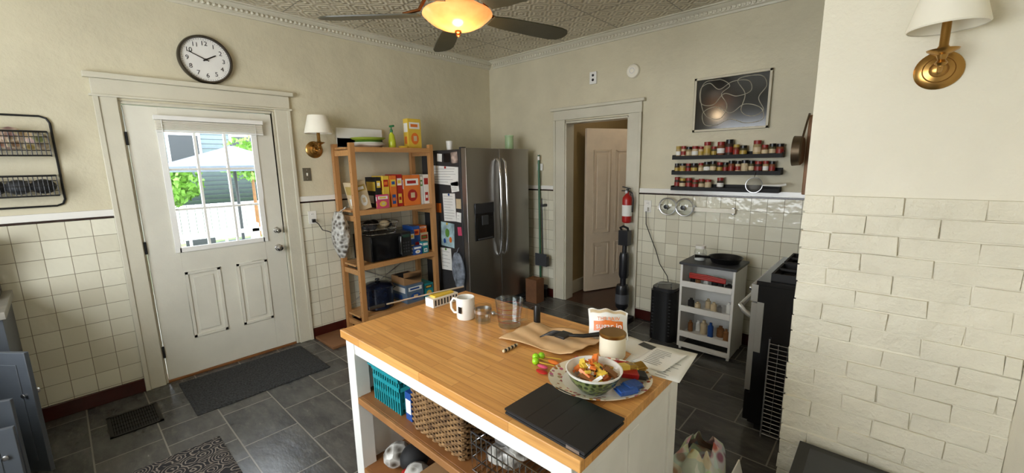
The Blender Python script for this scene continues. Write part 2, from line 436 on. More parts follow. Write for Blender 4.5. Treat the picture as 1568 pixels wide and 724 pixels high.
# ---------- ceiling fan
FX,FY=2.08,-2.30
def fan():
    b=B('ceiling_fan');M_bl=pm('fan_blade',(72,70,56),.35,var=.12,sc=20);M_br=pm('fan_bronze',(120,72,36),.3,.9,.05)
    N=NT('amber_glass');p=N.p;g=N.n('ShaderNodeTexCoord').outputs['Object']
    n=N.noise(g,9,3);c=N.mix(n,lin((244,126,56)),lin((255,190,116)))
    N.l(c,p.inputs['Base Color']);N.l(c,p.inputs['Emission Color']);p.inputs['Emission Strength'].default_value=.95;p.inputs['Roughness'].default_value=.2
    mb=N.m;cz=2.465
    b.M=TR(FX,FY,0)
    b.lathe([(0,H),(.075,H),(.07,H-.05),(.015,H-.065),(.015,H-.12),(.05,H-.13),(.11,H-.16),(.13,H-.20),(.13,H-.27),(.11,H-.32),(.08,H-.35),(.07,H-.37),(.08,H-.395),(.0,H-.395)],M_br)
    b.lathe([(.05,cz+.005),(.09,cz-.005),(.13,cz-.02),(.168,cz-.045),(.186,cz-.052),(.19,cz-.062),(.182,cz-.070),(.165,cz-.085),(.14,cz-.105),(.10,cz-.125),(.05,cz-.14),(0,cz-.145)],mb,seg=48)
    b.lathe([(0,cz-.14),(.016,cz-.143),(.02,cz-.152),(.010,cz-.160),(.012,cz-.168),(0,cz-.178)],M_br,seg=20)
    for i in range(5):
        a=76+72*i
        R=Matrix.Rotation(math.radians(a),4,'Z')
        b.M=TR(FX,FY,0)@R
        b.tube([(.09,0,2.57),(.15,0,2.53),(.21,0,2.435),(.30,0,2.418)],[.012,.011,.010,.008],M_br,8)
        b.M=TR(FX,FY,2.408)@R@Matrix.Rotation(math.radians(-11),4,'X')
        pts=[(.21,-.045),(.3,-.06),(.55,-.072),(.68,-.072),(.735,-.058),(.76,-.03),(.765,0),(.76,.03),(.735,.058),(.68,.072),(.55,.072),(.3,.06),(.21,.045)]
        b.prism(pts,-.004,.004,M_bl)
    b.done(bev=.001)
fan()
# ---------- wall clock
def clock():
    e=bpy.data.objects.new('wall_clock',None);bpy.context.collection.objects.link(e);e.location=(.02,-3.01,2.41)
    bpy.context.view_layer.update()
    b=B('case');b.M=WL(0,-3.01,2.41)
    R=.172
    b.lathe([(0,.001),(R,.001),(R,.03),(R-.006,.042),(R-.014,.042),(R-.02,.03),(R-.02,.024)],pm('clock_rim',(88,84,78),.25,1,0),seg=56)
    b.lathe([(0,.022),(R-.018,.022)],M_white,seg=56)
    for i in range(60):
        a=i*pi/30;r0=R-.03;r1=R-.024 if i%5 else R-.036
        c,s=math.cos(a),math.sin(a);b.cyl((c*r0,s*r0,.0235),(c*r1,s*r1,.0235),.0012,M_ink,seg=5)
    def hand(ang,L,w):
        a=math.radians(90-ang);d=Vector((math.cos(a),math.sin(a)));n=Vector((-d.y,d.x))
        b.prism([tuple(-d*.02+n*w),tuple(d*L*.9+n*w*.8),tuple(d*L),tuple(d*L*.9-n*w*.8),tuple(-d*.02-n*w)],.026,.028,M_black)
    hand(60,.08,.005);hand(294,.12,.0035);b.cyl((0,0,.023),(0,0,.031),.008,M_black)
    o=b.done();o.parent=e;o.matrix_parent_inverse=e.matrix_world.inverted()
    for k in range(1,13):
        a=math.radians(90-30*k);text(str(k),WL(0,-3.01,2.41)@Matrix.Translation((math.cos(a)*.113,math.sin(a)*.113,.0235)),.044,M_ink,e,.0006)
clock()
# ---------- sconces
def sconce(M):
    b=B('wall_sconce');b.M=M
    b.lathe([(0,0),(.075,0),(.075,.006),(.066,.014),(.05,.018),(.046,.026),(.03,.03),(.022,.045),(.012,.05),(0,.05)],M_brass,seg=40)
    b.tube([(0,0,.04),(0,-.012,.07),(0,-.014,.10),(0,.0,.12),(0,.03,.125)],.008,M_brass,10)
    b.lathe([(0,.0),(.012,.0),(.02,.01),(.012,.022),(.018,.04),(.045,.055),(.048,.06),(.02,.064),(.014,.075),(.014,.16),(.01,.165),(.0,.165)],M_brass,(0,.0,.12),ax='y',seg=28)
    b.lathe([(.112,.135),(.117,.14),(.078,.29),(.076,.29),(.114,.140)],M_cream,(0,0,.13),ax='y',seg=48)
    b.sph((0,.20,.12),.022,M_whiteg,(1,1.4,1))
    b.done()
sconce(WL(0,-2.27,1.76));sconce(WB(3.995,-1.846,1.885)@Matrix.Scale(.82,4))
# ---------- small wall items
def plate(name,M,kind):
    b=B(name);b.M=M
    if kind=='switch':
        b.box(-.036,.036,-.058,.058,0,.006,pm('switch_plate_metal',(130,126,112),.4,.7,.05))
        b.box(-.006,.006,-.013,.013,.006,.010,M_cream);b.box(-.004,.004,.0,.012,.006,.018,M_cream)
        for v in (-.04,.04): b.cyl((0,v,.005),(0,v,.008),.004,M_silver)
    else:
        b.box(-.036,.036,-.058,.058,0,.006,M_whiteg)
        for v in (-.026,.026):
            b.lathe([(0,.009),(.016,.009),(.017,.006)],M_whiteg,(0,v,0),seg=20)
            for u in (-.006,.006): b.box(u-.0015,u+.0015,v-.001,v+.008,.0088,.0095,M_ink)
    b.done(bev=.0015)
plate('light_switch',WL(0,-2.355,1.54),'switch')
plate('wall_outlet',WL(.012,-2.35,1.15),'o');plate('wall_outlet',WB(2.17,-.012,1.17),'o')
b=B('power_cord');b.M=WL(.012,-2.35,1.15)
b.box(-.012,.014,-.045,-.015,.010,.035,M_black);b.tube([(0,-.03,.03),(.03,-.06,.05),(.06,-.12,.05),(.11,-.14,.05),(.17,-.17,.04),(.21,-.22,.04)],.004,M_black);b.done()
b=B('smoke_detector');b.M=WB(1.97,0,2.46)
b.lathe([(0,.04),(.03,.04),(.045,.036),(.06,.026),(.066,.01),(.066,0)],M_cream,seg=36);b.lathe([(.02,.0405),(.024,.043),(.028,.0405)],M_white,seg=24);b.done()
b=B('motion_sensor');b.M=WB(1.53,0,2.46);b.box(-.04,.04,-.06,.06,0,.02,M_white);b.sph((0,.025,.02),.013,M_black);b.cyl((0,-.02,.02),(0,-.02,.024),.014,M_black);b.done(bev=.004)
def wirerack():
    b=B('wire_basket_rack');b.M=WL(0,-3.87,1.39);W=-.46
    P=[(0,.04,.012),(-.012,.012,.012),(-.04,0,.012),(W+.04,0,.012),(W+.01,.012,.012),(W,.04,.012),(W,.51,.012),(W+.012,.538,.012),(W+.04,.55,.012),(-.04,.55,.012),(-.012,.538,.012),(0,.51,.012)]
    b.tube(P,.006,M_iron,8,closed=True)
    for z0,z1 in ((.07,.19),(.31,.45)):
        x0,x1=W+.02,-.02
        for z,r in ((z1,.006),(z0,.005),((z0+z1)/2,.0025),(z0+.03,.0025),(z1-.03,.0025)):
            b.tube([(x0,z,.012),(x0,z,.13),(x1,z,.13),(x1,z,.012)],r,M_iron,6)
        n=22
        for i in range(n+1):
            x=x0+(x1-x0)*i/n;b.tube([(x,z1,.13),(x,z0,.13),(x,z0,.012)],.0024,M_iron,5)
    b.done()
    b=B('bread_bags');b.M=WL(0,-3.87,1.39)
    mbb=vorprint('bread_bag',(110,78,54),(196,176,150),22,.1,.35,.6)
    for (x,z,r,m) in ((-.08,.385,.056,mbb),(-.17,.40,.064,mbb),(-.27,.39,.060,M_skin),(-.37,.395,.062,mbb)): b.sph((x,z+.01,.072),r,m,(1.2,1.05,.82),16)
    for (x,z,m) in ((-.08,.125,M_blackm),(-.18,.125,M_dgray),(-.28,.125,M_blackm),(-.37,.125,M_dgray)): b.sph((x,z,.072),.045,m,(1.25,1,.9),16)
    b.done()
wirerack()
def picture():
    e=B('framed_picture');e.M=WB(2.56,0,1.85);W,Hh=.585,.45
    mf=pm('picture_frame_paint',(206,198,176),.5,var=.04);mc=pm('chalk_canvas',(38,39,36),.12,var=.15,sc=12)
    for q in ((0,W,0,.018),(0,W,Hh-.018,Hh),(0,.018,0,Hh),(W-.018,W,0,Hh)): e.box(q[0],q[1],q[2],q[3],0.002,.03,mf)
    e.box(.018,W-.018,.018,Hh-.018,.004,.018,mc)
    ch=pm('chalk_line',(178,172,154),.7,var=.15,sc=40)
    def curve(pts):
        n=len(pts);P=[]
        for i in range(n):
            p0,p1,p2,p3=[Vector(pts[(i+k)%n]) for k in (-1,0,1,2)]
            for s in range(8):
                t=s/8;q=.5*((2*p1)+(p2-p0)*t+(2*p0-5*p1+4*p2-p3)*t*t+(3*p1-p0-3*p2+p3)*t**3)
                P.append((min(max(q.x,.03),W-.03),min(max(q.y,.03),Hh-.03),.0185))
        e.tube(P,.0034,ch,5,closed=True)
    curve([(.05,.36),(.12,.40),(.20,.34),(.30,.39),(.42,.38),(.44,.30),(.34,.27),(.24,.30),(.16,.22),(.06,.24)])
    curve([(.10,.06),(.08,.16),(.18,.20),(.30,.14),(.40,.20),(.52,.16),(.54,.07),(.42,.05),(.30,.09),(.20,.05)])
    curve([(.34,.40),(.50,.41),(.55,.33),(.50,.24),(.54,.14),(.46,.10),(.38,.15),(.40,.28)])
    curve([(.05,.30),(.10,.14),(.22,.10),(.27,.20),(.22,.30),(.28,.36),(.20,.42),(.08,.41)])
    e.done(bev=.001)
picture()
def spice():
    x0,x1=2.42,3.27;b=B('spice_rack')
    zs=(1.345,1.485,1.62)
    for z in zs:
        b.box(x0,x1,-.095,-.004,z-.004,z,M_blackm);b.box(x0,x1,-.098,-.094,z-.006,z+.026,M_blackm)
        b.box(x0,x0+.004,-.095,-.004,z-.004,z+.035,M_blackm);b.box(x1-.004,x1,-.095,-.004,z-.004,z+.035,M_blackm);b.box(x0,x1,-.008,-.004,z,z+.05,M_blackm)
    b.done()
    b=B('spice_jars');random.seed(11)
    dr=pm('dull_red',(142,36,30),.4,var=.05)
    caps=[dr,dr,pm('dull_yellow',(178,150,66),.4,var=.05),M_black,dr,dr]
    fill=[pm('spice_a',(126,70,40),.5,var=.2),pm('spice_b',(84,78,46),.5,var=.2),pm('spice_c',(176,154,108),.5,var=.2),pm('spice_d',(54,40,30),.5,var=.2),M_skin]
    labs=[M_paper,M_skin,M_skin,pm('dull_yellow',(0,0,0)),dr]
    for zi,z in enumerate(zs):
        x=x0+.015
        while x<x1-.05:
            if zi==0 and x>2.85: break
            r=random.choice((.021,.024,.027));h=random.uniform(.09,.115)
            if zi==2 and random.random()<.2: h+=.04;r=.03
            if random.random()<.05: x+=.04;continue
            x+=r;y=-.055+random.uniform(-.01,.01)
            f=random.choice(fill);cp=M_black if zi==1 and random.random()<.7 else random.choice(caps)
            b.lathe([(0,0),(r,0),(r,h*.72),(r*.85,h*.78),(r*.85,h*.8)],f,(x,y,z+.0005),seg=16)
            b.lathe([(r*1.01,h*.3),(r*1.03,h*.3),(r*1.03,h*.6),(r*1.01,h*.6)],random.choice(labs),(x,y,z),seg=16)
            b.lathe([(r*.95,h*.78),(r*.95,h),(0,h)],cp,(x,y,z),seg=16)
            x+=r+random.uniform(.001,.005)
    b.done()
    b=B('mesh_strainer');c=(3.10,-.125,1.40)
    b.tube([(c[0]+.06*math.cos(t),c[1]-.0,c[2]+.06*math.sin(t)) for t in [i*2*pi/28 for i in range(28)]],.003,M_silver,6,closed=True)
    b.lathe([(.058,0),(.05,.008),(.03,.012),(0,.014)],pm('mesh_metal',(120,118,112),.5,.6,0,alpha=.4),c,ax='y',seg=24)
    b.tube([(c[0]+.06,c[1],c[2]),(c[0]+.18,c[1],c[2]+.0),(c[0]+.22,c[1],c[2]+.01)],[.005,.010,.008],M_whiteg,8)
    b.tube([(c[0]+.0,c[1],c[2]+.06),(c[0],-.10,c[2]+.1)],.002,M_chrome,5)
    b.done()
spice()
b=B('pot_lid_rail')
b.box(2.28,2.96,-.05,-.035,1.15,1.19,M_cream)
for x in (2.30,2.62,2.94): b.box(x-.01,x+.01,-.04,-.013,1.14,1.2,M_silver)
b.done(bev=.003)
b=B('pot_lids')
for x in (2.39,2.545):
    b.tube([(x+.078*math.cos(t),-.075,1.185+.078*math.sin(t)) for t in [i*2*pi/40 for i in range(40)]],.006,M_silver,8,closed=True)
    b.lathe([(.076,0),(.05,-.012),(.015,-.018),(0,-.018)],M_glass,(x,-.075,1.185),ax='y',seg=40)
    b.lathe([(.0,-.018),(.01,-.018),(.008,-.03),(.02,-.036),(.02,-.045),(0,-.048)],M_black,(x,-.075,1.185),ax='y',seg=20)
    b.box(x-.006,x+.006,-.074,-.05,1.155,1.175,M_chrome)
b.done()
def ext():
    x,y=1.99,-.09;b=B('fire_extinguisher');b.M=TR(0,0,.03)
    b.lathe([(0,.97),(.035,.97),(.046,.982),(.048,1.01),(.048,1.20),(.044,1.225),(.024,1.25),(.016,1.26),(.016,1.285),(0,1.285)],M_red,(x,y,0),seg=28)
    b.lathe([(.0485,1.04),(.0492,1.04),(.0492,1.15),(.0485,1.15)],M_paper,(x,y,0),seg=28)
    b.cyl((x,y,1.26),(x,y,1.31),.014,M_black);b.box(x-.055,x+.03,y-.011,y+.011,1.315,1.325,M_black,R=Matrix.Rotation(.2,3,'Y'));b.box(x-.06,x+.02,y-.011,y+.011,1.285,1.294,M_black)
    b.cyl((x,y-.014,1.28),(x,y-.03,1.28),.014,M_silver)
    b.tube([(x+.015,y,1.285),(x+.05,y,1.27),(x+.064,y,1.2),(x+.056,y,1.08)],.007,M_black)
    b.box(x-.02,x+.02,-.046,-.024,1.02,1.26,M_silver)
    b.done(bev=.0015)
ext()
def vac():
    x,y=1.995,-.17;b=B('stick_vacuum');m=pm('vacuum_plastic',(28,29,34),.3,var=0);m2=pm('vacuum_grey',(84,86,92),.35,var=0)
    b.box(x-.12,x+.12,y-.07,y+.05,0,.055,m);b.cyl((x-.11,y-.04,.03),(x+.11,y-.04,.03),.032,m2)
    b.cyl((x,y+.01,.05),(x,y+.03,.22),.04,m,.03)
    b.lathe([(0,.12),(.05,.12),(.065,.15),(.068,.33),(.055,.37),(0,.37)],m,(x,y+.02,0),seg=24);b.lathe([(.069,.18),(.070,.18),(.070,.28),(.069,.28)],m2,(x,y+.02,0),seg=24)
    b.cyl((x,y+.03,.35),(x,y+.04,.62),.03,m)
    b.lathe([(0,.44),(.04,.44),(.05,.47),(.05,.66),(.04,.70),(0,.70)],m,(x,y+.04,0),seg=24)
    b.cyl((x,y+.04,.68),(x,y+.05,.86),.024,m);b.box(x-.05,x+.05,y,y+.08,.78,.93,m)
    b.tube([(x-.03,y+.04,.92),(x-.04,y+.02,.955),(x,y,.975),(x+.04,y+.02,.955),(x+.035,y+.04,.92)],.012,m)
    b.done(bev=.008)
vac()
b=B('broom_and_dustpan');mg=pm('green_handle',(52,104,72),.4,var=0)
b.cyl((.86,-.06,.12),(.83,-.045,1.70),.013,mg);b.box(.76,.96,-.085,-.045,.10,.15,M_dgray);b.box(.765,.955,-.08,-.05,0,.10,M_blackm)
b.sph((.83,-.045,1.66),.016,M_white,(1,1,3));b.box(.79,.87,-.03,-.014,1.52,1.60,M_white)
b.cyl((.93,-.10,.50),(.91,-.09,1.2),.007,M_dgray)
b.prism([(.84,-.14),(1.02,-.14),(1.0,-.10),(.86,-.10)],.40,.415,M_dgray)
b.box(.845,1.015,-.145,-.138,.40,.55,M_dgray);b.box(.845,.855,-.14,-.09,.40,.52,M_dgray);b.box(1.005,1.015,-.14,-.09,.40,.52,M_dgray)
b.box(.90,.93,-.10,-.012,1.1,1.13,M_dgray)
b.done(bev=.003)
b=B('paper_bag');b.box(.86,1.02,-.34,-.2,0,.28,pm('dark_kraft',(116,78,50),.8,var=.1));b.box(.875,1.005,-.325,-.215,.281,.282,M_dwood);b.done(bev=.004)
# ---------- fridge
def fridge():
    x0,x1=.07,.715;y0,y1=-1.15,-.19;zt=1.765;b=B('refrigerator')
    mside=pm('fridge_side',(58,58,60),.4,.2,.03)
    b.box(x0,x1,y0,y1,.04,zt-.01,mside);b.box(x0+.03,x1-.02,y0+.02,y1-.02,0,.05,M_black)
    ym=-.675
    def door(a,c):
        n=10;pts=[]
        for i in range(n+1):
            t=i/n;pts.append((.795+.012*math.sin(pi*t),a+(c-a)*t))
        pts=[(.725,a)]+pts+[(.725,c)]
        b.prism(pts,.09,zt,M_steel)
    door(y0+.003,ym-.004);door(ym+.004,y1-.003)
    b.box(.715,.725,y0+.005,y1-.005,.09,zt-.01,M_black)
    b.box(.70,.76,y0+.01,y1-.01,.02,.08,M_dgray)
    for y in (ym-.045,ym+.045):
        P=[(.80,y,.62),(.835,y,.66),(.855,y,.80),(.862,y,1.10),(.855,y,1.45),(.84,y,1.62),(.80,y,1.66)]
        b.tube(P,.014,M_chrome,12)
    a,c=-1.06,-.79
    b.box(.795,.812,a,c,.82,1.21,M_black);b.box(.803,.8135,a+.02,c-.02,.84,1.06,pm('dispenser_recess',(8,8,9),.5,var=0))
    b.box(.80,.816,a,c,1.10,1.21,pm('dispenser_panel',(62,64,68),.2,.4,0));b.box(.80,.83,a+.03,c-.03,.83,.845,M_dgray)
    b.box(.803,.822,a+.09,c-.09,.98,1.08,M_dgray)
    for z in (.1,zt): b.box(.69,.74,y0+.01,y0+.06,z-.01,z+.012,M_dgray)
    b.done(bev=.004)
    b=B('fridge_papers');b.M=WB(0,y0-.002,0)
    def sheet(xa,xb,za,zb,m,lines=0,ang=0,mag=None):
        R=Matrix.Rotation(math.radians(ang),3,'Z')
        b.box(xa,xb,za,zb,.0005,.002,m,R=R)
        for i in range(lines):
            z=zb-(zb-za)*(i+1)/(lines+1);k=random.uniform(.5,.95)
            b.box(xa+.012,xa+.012+(xb-xa-.024)*k,z-.0012,z+.0012,.002,.0026,M_ink)
        if mag: b.cyl(((xa+xb)/2,zb-.012,.002),((xa+xb)/2,zb-.012,.008),.012,mag)
    sheet(.28,.68,1.40,1.59,M_paper,6,-3,M_red);sheet(.42,.62,1.02,1.31,M_paper,9,2,M_blue)
    sheet(.36,.58,.74,1.0,pm('child_drawing',(176,206,214),.7,var=.3,sc=30),0,-3,M_yellow);sheet(.34,.52,.48,.72,M_paper,5,3,M_green)
    sheet(.46,.56,1.63,1.72,M_black,0,0);sheet(.58,.68,1.62,1.73,pm('photo_print',(180,160,150),.3,var=.4,sc=60),0,4);sheet(.35,.43,1.64,1.72,M_paper,0,-5);sheet(.63,.705,1.16,1.26,M_skin,0,0)
    sheet(.64,.70,.88,.97,M_pink,0,6);sheet(.56,.68,1.33,1.43,M_paper,4,8);sheet(.30,.38,1.10,1.2,M_orange,0,0);sheet(.63,.70,1.02,1.12,M_paper,2,-4)
    b.sph((.47,.89,.006),.035,M_green,(1,1.4,.1));b.sph((.52,.82,.006),.022,M_orange,(1,1.4,.1));b.sph((.42,.80,.006),.02,M_blue,(1,1.4,.1))
    b.done()
    b=B('hanging_oven_mitt');mc=pm('mitt_cloth',(130,138,150),.9,var=.35,sc=60,bump=.3)
    def f(u,v):
        w=.035+.05*math.sin(pi*min(1,v*1.1))**.7+.03*v
        return (.64+(u-.5)*2*w+.02*v,y0-.03-.022*math.cos((u-.5)*pi)*(1+.3*math.sin(9*u+4*v)),.70-.36*v)
    b.sheet(f,14,12,mc)
    b.sheet(lambda u,v:(f(u,v)[0],y0-.02,f(u,v)[2]),14,12,mc)
    b.tube([(.64,y0-.03,.70),(.645,y0-.012,.74),(.65,y0-.003,.75)],.004,mc);b.done()
    for nm,y,x,prof,m in (('white_cup',-.98,.35,[(0,0),(.03,0),(.036,.1),(.032,.1),(.027,.006),(0,.006)],M_white),
                        ('green_container',-.30,.6,[(0,0),(.045,0),(.05,.02),(.05,.13),(.046,.15),(.052,.152),(.052,.17),(0,.172)],pm('green_translucent',(176,206,160),.3,var=.05))):
        b=B(nm);b.lathe(prof,m,(x,y,zt-.009),seg=28);b.done()
fridge()
# ---------- wooden shelf
SX0,SX1,SY0,SY1=.03,.40,-2.13,-1.24
SZ=(.20,.70,1.21,1.775)
def shelf():
    b=B('wooden_shelving_unit');pw=.045
    for y in (SY0,SY1-pw):
        for x in (SX0,SX1-pw):
            b.box(x,x+pw,y,y+pw,0,1.81,M_pine)
        for z in (.08,.6,1.11,1.70): b.box(SX0+pw,SX1-pw,y+.01,y+.035,z,z+.05,M_pineH)
    for i in range(16):
        z=.15+i*.1
        for x in (SX0+.022,SX1-.022): b.cyl((x,SY0-.001,z),(x,SY0+.001,z),.005,M_dwood,seg=8)
    for z in SZ:
        for i in range(5):
            x=SX0+.004+i*.072;b.box(x,x+.066,SY0+.046 if i in (0,4) else SY0+.002,SY1-.046 if i in (0,4) else SY1-.002,z-.018,z,M_pineH)
        b.box(SX1-.018,SX1+.0,SY0+.046,SY1-.046,z-.045,z-.0005,M_pineH)
    b.tube([(SX0+.01,SY0+.05,.25),(SX0+.01,SY1-.05,.65)],.004,M_silver);b.tube([(SX0+.014,SY1-.05,.25),(SX0+.014,SY0+.05,.65)],.004,M_silver)
    b.done(bev=.003)
shelf()
def yp(px): return -2.13+(px-534)*.0070
def carton(b,y0,y1,x1,z,h,m,m2,m3=None,d=.2,kind=0,R=0):
    M0=b.M.copy()
    b.M=M0@TR(x1,(y0+y1)/2,z)@Matrix.Rotation(math.radians(R),4,'X')
    w=(y1-y0)/2
    b.box(-d,0,-w,w,0,h,m)
    if m2:
        b.box(0,.0008,-w*.8,w*.8,h*.66,h*.88,m2)
        b.box(.0008,.0014,-w*.6,w*.5,h*.72,h*.82,m3 or M_paper)
        if w>.05: b.add([(0.001,w*.6*math.cos(t),h*.33+h*.2*math.sin(t)) for t in [i*pi/8 for i in range(16)]],[tuple(range(16))],m3 or M_paper);b.box(0,.0012,-w*.2,w*.3,h*.25,h*.42,M_skin)
        else: b.box(0,.0008,-w*.6,w*.6,h*.1,h*.4,m3 or M_paper);b.box(0.0008,.0014,-w*.4,w*.4,h*.2,h*.3,m)
        b.box(-d*.9,-d*.1,-w-.0008,-w,h*.55,h*.85,m2);b.box(-d*.8,-d*.3,-w-.0008,-w,h*.15,h*.4,m3 or M_paper)
    b.M=M0
b=B('cereal_boxes');z=SZ[2]+.0005
carton(b,yp(545),yp(561),.36,z+.004,.26,M_skin,pm('muted_gold',(176,150,80),.5),M_paper,.2,R=12)
carton(b,yp(571),yp(578),.34,z,.29,M_blackm,M_yellow)
carton(b,yp(579.5),yp(588.5),.36,z,.30,M_yellow,M_red,M_orange)
carton(b,yp(590),yp(599),.37,z,.30,M_orange,M_yellow,M_blue)
carton(b,yp(600.5),yp(609.5),.36,z,.31,M_red,M_paper,M_yellow)
carton(b,yp(611),yp(638),.37,z,.30,M_orange,M_paper,M_red,.07)
carton(b,yp(639.5),yp(644),.36,z,.28,M_paper,M_green)
carton(b,yp(645.5),yp(654.5),.36,z,.30,M_paper,M_red,M_red)
b.done(bev=.001)
b=B('snack_box');carton(b,yp(566),yp(584),.395,z,.13,M_pink,M_paper,M_yellow,.018);b.done()
b=B('puffs_box');carton(b,yp(630),yp(652),.30,SZ[3]+.0005,.29,M_yellow,M_paper,M_orange,.08);b.done(bev=.001)
b=B('stacked_bowls')
for i,m in enumerate((M_whiteg,M_whiteg,M_green,M_green,pm('lime_plate',(160,180,60),.4,var=.05))):
    r=.16-.02*i*(i<4);zz=SZ[3]+.0005+i*.014
    b.lathe([(0,0),(r*.5,0),(r*.9,.02),(r,.032),(r*.97,.034),(r*.86,.026),(r*.45,.006),(0,.006)],m,(.235,-1.86,zz),seg=36)
b.done()
b=B('serving_tray');b.box(.035,.05,-2.07,-1.60,SZ[3]+.001,SZ[3]+.19,M_paper);b.box(.05,.056,-2.07,-1.60,SZ[3]+.001,SZ[3]+.012,M_white);b.done(bev=.003)
b=B('dish_soap_bottle')
b.lathe([(0,0),(.03,0),(.034,.01),(.034,.06),(.028,.10),(.026,.12),(.012,.14),(.012,.15),(0,.15)],pm('soap_yellow',(190,200,50),.2,var=.05),(.3,yp(603),SZ[3]+.0005),seg=24)
b.lathe([(.014,.145),(.014,.17),(.006,.175),(.006,.20),(0,.2)],pm('soap_green',(20,110,60),.3,var=0),(.3,yp(603),SZ[3]+.0005),seg=16)
b.box(.275,.345,yp(603)-.008,yp(603)+.008,SZ[3]+.195,SZ[3]+.213,pm('soap_green',(0,0,0)));b.done(bev=.002)
b=B('beige_canister');b.lathe([(0,0),(.04,0),(.042,.07),(.04,.08),(.03,.10),(.01,.115),(0,.115)],M_skin,(.12,yp(655),SZ[3]+.0005),seg=28);b.done()
b=B('scouring_dish');b.lathe([(0,0),(.04,0),(.05,.015),(.048,.017),(.04,.004),(0,.004)],M_yellow,(.33,yp(618),SZ[3]+.0005),seg=28);b.done()
def micro():
    b=B('microwave');z=SZ[1]+.0005;y0,y1=yp(549)+.03,yp(616)
    b.box(.05,.38,y0,y1,z+.01,z+.25,M_black);b.box(.38,.392,y0+.005,y1-.12,z+.015,z+.245,pm('microwave_glass',(10,10,12),.08,var=0))
    b.box(.38,.392,y1-.118,y1-.003,z+.015,z+.245,M_blackm);b.box(.392,.394,y1-.10,y1-.02,z+.20,z+.23,pm('display_green',(40,70,60),.2,var=0))
    for i in range(4):
        for j in range(3): b.box(.392,.395,y1-.1+j*.028,y1-.085+j*.028,z+.05+i*.03,z+.065+i*.03,M_dgray)
    b.box(.392,.41,y1-.135,y1-.125,z+.04,z+.22,M_chrome)
    for y in (y0+.04,y1-.04): b.cyl((.1,y,z),(.1,y,z+.012),.012,M_black);b.cyl((.34,y,z),(.34,y,z+.012),.012,M_black)
    b.done(bev=.004)
    zb=z+.2505
    b=B('wire_fruit_basket');y0,y1=yp(547)+.03,yp(606)
    for zz,k in ((.0,.8),(.05,.9),(.11,1)):
        cy=(y0+y1)/2;w=(y1-y0)/2*k;d=.15*k;P=[(.22+d*math.copysign(abs(math.cos(t))**.6,math.cos(t)),cy+w*math.copysign(abs(math.sin(t))**.6,math.sin(t)),zb+.004+zz) for t in [i*2*pi/40 for i in range(40)]]
        b.tube(P,.0035,M_chrome,6,closed=True)
    for t in [i*2*pi/22 for i in range(22)]:
        q=lambda k,zz:(.22+.15*k*math.copysign(abs(math.cos(t))**.6,math.cos(t)),cy+w*k*math.copysign(abs(math.sin(t))**.6,math.sin(t)),zb+.004+zz)
        b.tube([q(.8,0),q(1,.11)],.0018,M_chrome,5)
    b.done()
    b=B('basket_contents');random.seed(5)
    for i in range(9): b.sph((.22+random.uniform(-.07,.07),cy+random.uniform(-.13,.13),zb+.05+random.uniform(0,.05)),.042,random.choice([M_black,M_dgray,M_paper,M_blackm,M_skin]),(1,1.3,.9),12)
    b.done()
micro()
b=B('food_cartons');z=SZ[1]+.0005
carton(b,yp(617.5),yp(628),.33,z,.24,M_blue,M_paper,M_yellow);carton(b,yp(629),yp(640),.3,z,.28,M_blue,M_orange,M_red)
carton(b,yp(641),yp(655),.3,z,.20,M_skin,M_red,M_green);carton(b,yp(619),yp(634),.385,z,.09,M_blue,M_paper,M_paper,.05);carton(b,yp(636),yp(646),.38,z,.12,M_teal,M_paper,M_paper,.06)
carton(b,yp(641),yp(655),.28,z+.2005,.07,M_orange,M_paper,M_red,.15)
b.done(bev=.001)
b=B('stock_pot');z=SZ[0]+.0005;mp_=pm('navy_enamel',(20,28,48),.2,var=.15,sc=60)
c=(.215,yp(572),z)
b.lathe([(0,0),(.13,0),(.145,.015),(.145,.22),(.152,.225),(.148,.23),(.12,.25),(.05,.265),(0,.268)],mp_,c,seg=40);b.lathe([(0,.268),(.012,.268),(.012,.28),(.024,.286),(.02,.298),(0,.3)],M_black,c,seg=20)
for s in (-1,1): b.tube([(c[0]-.03,c[1]+s*.144,z+.17),(c[0]-.03,c[1]+s*.18,z+.18),(c[0]+.03,c[1]+s*.18,z+.18),(c[0]+.03,c[1]+s*.144,z+.17)],.006,M_black)
b.done()
b=B('pantry_boxes')
carton(b,yp(605),yp(634),.37,z,.19,pm('slate_blue_carton',(92,112,134),.5),M_paper,M_blue,.3);carton(b,yp(637),yp(653),.36,z,.16,M_teal,M_dgray,M_yellow,.28)
b.box(.1,.34,yp(600)+.03,yp(634),z+.1905,z+.27,M_card);b.box(.12,.32,yp(600)+.05,yp(634)-.02,z+.2705,z+.271,M_blackm)
b.box(.335,.340,yp(600)+.03,yp(634),z+.27,z+.32,M_card)
b.done(bev=.001)
b=B('hanging_produce_bag')
mpb=vorprint('thin_plastic_bag',(84,76,66),(196,194,188),26,0,.3,.8,.2,.6)
def bagf(u,v):
    t=u*2*pi;r=.02+.065*math.sin(pi*min(1,v*.9+.06))**.8+.006*math.sin(5*t+9*v)
    return (.24+r*1.3*math.cos(t),-2.205+r*.8*math.sin(t),1.20-.42*v)
b.sheet(bagf,28,18,mpb)
b.tube([(.22,-2.2,1.19),(.23,-2.15,1.22),(.24,-2.135,1.24)],.006,mpb);b.done(ang=60)
b=B('wooden_floor_board');b.box(.03,.40,-2.44,-2.16,0,.025,pm('brown_board',(128,88,56),.5,var=.1));b.done(bev=.004)
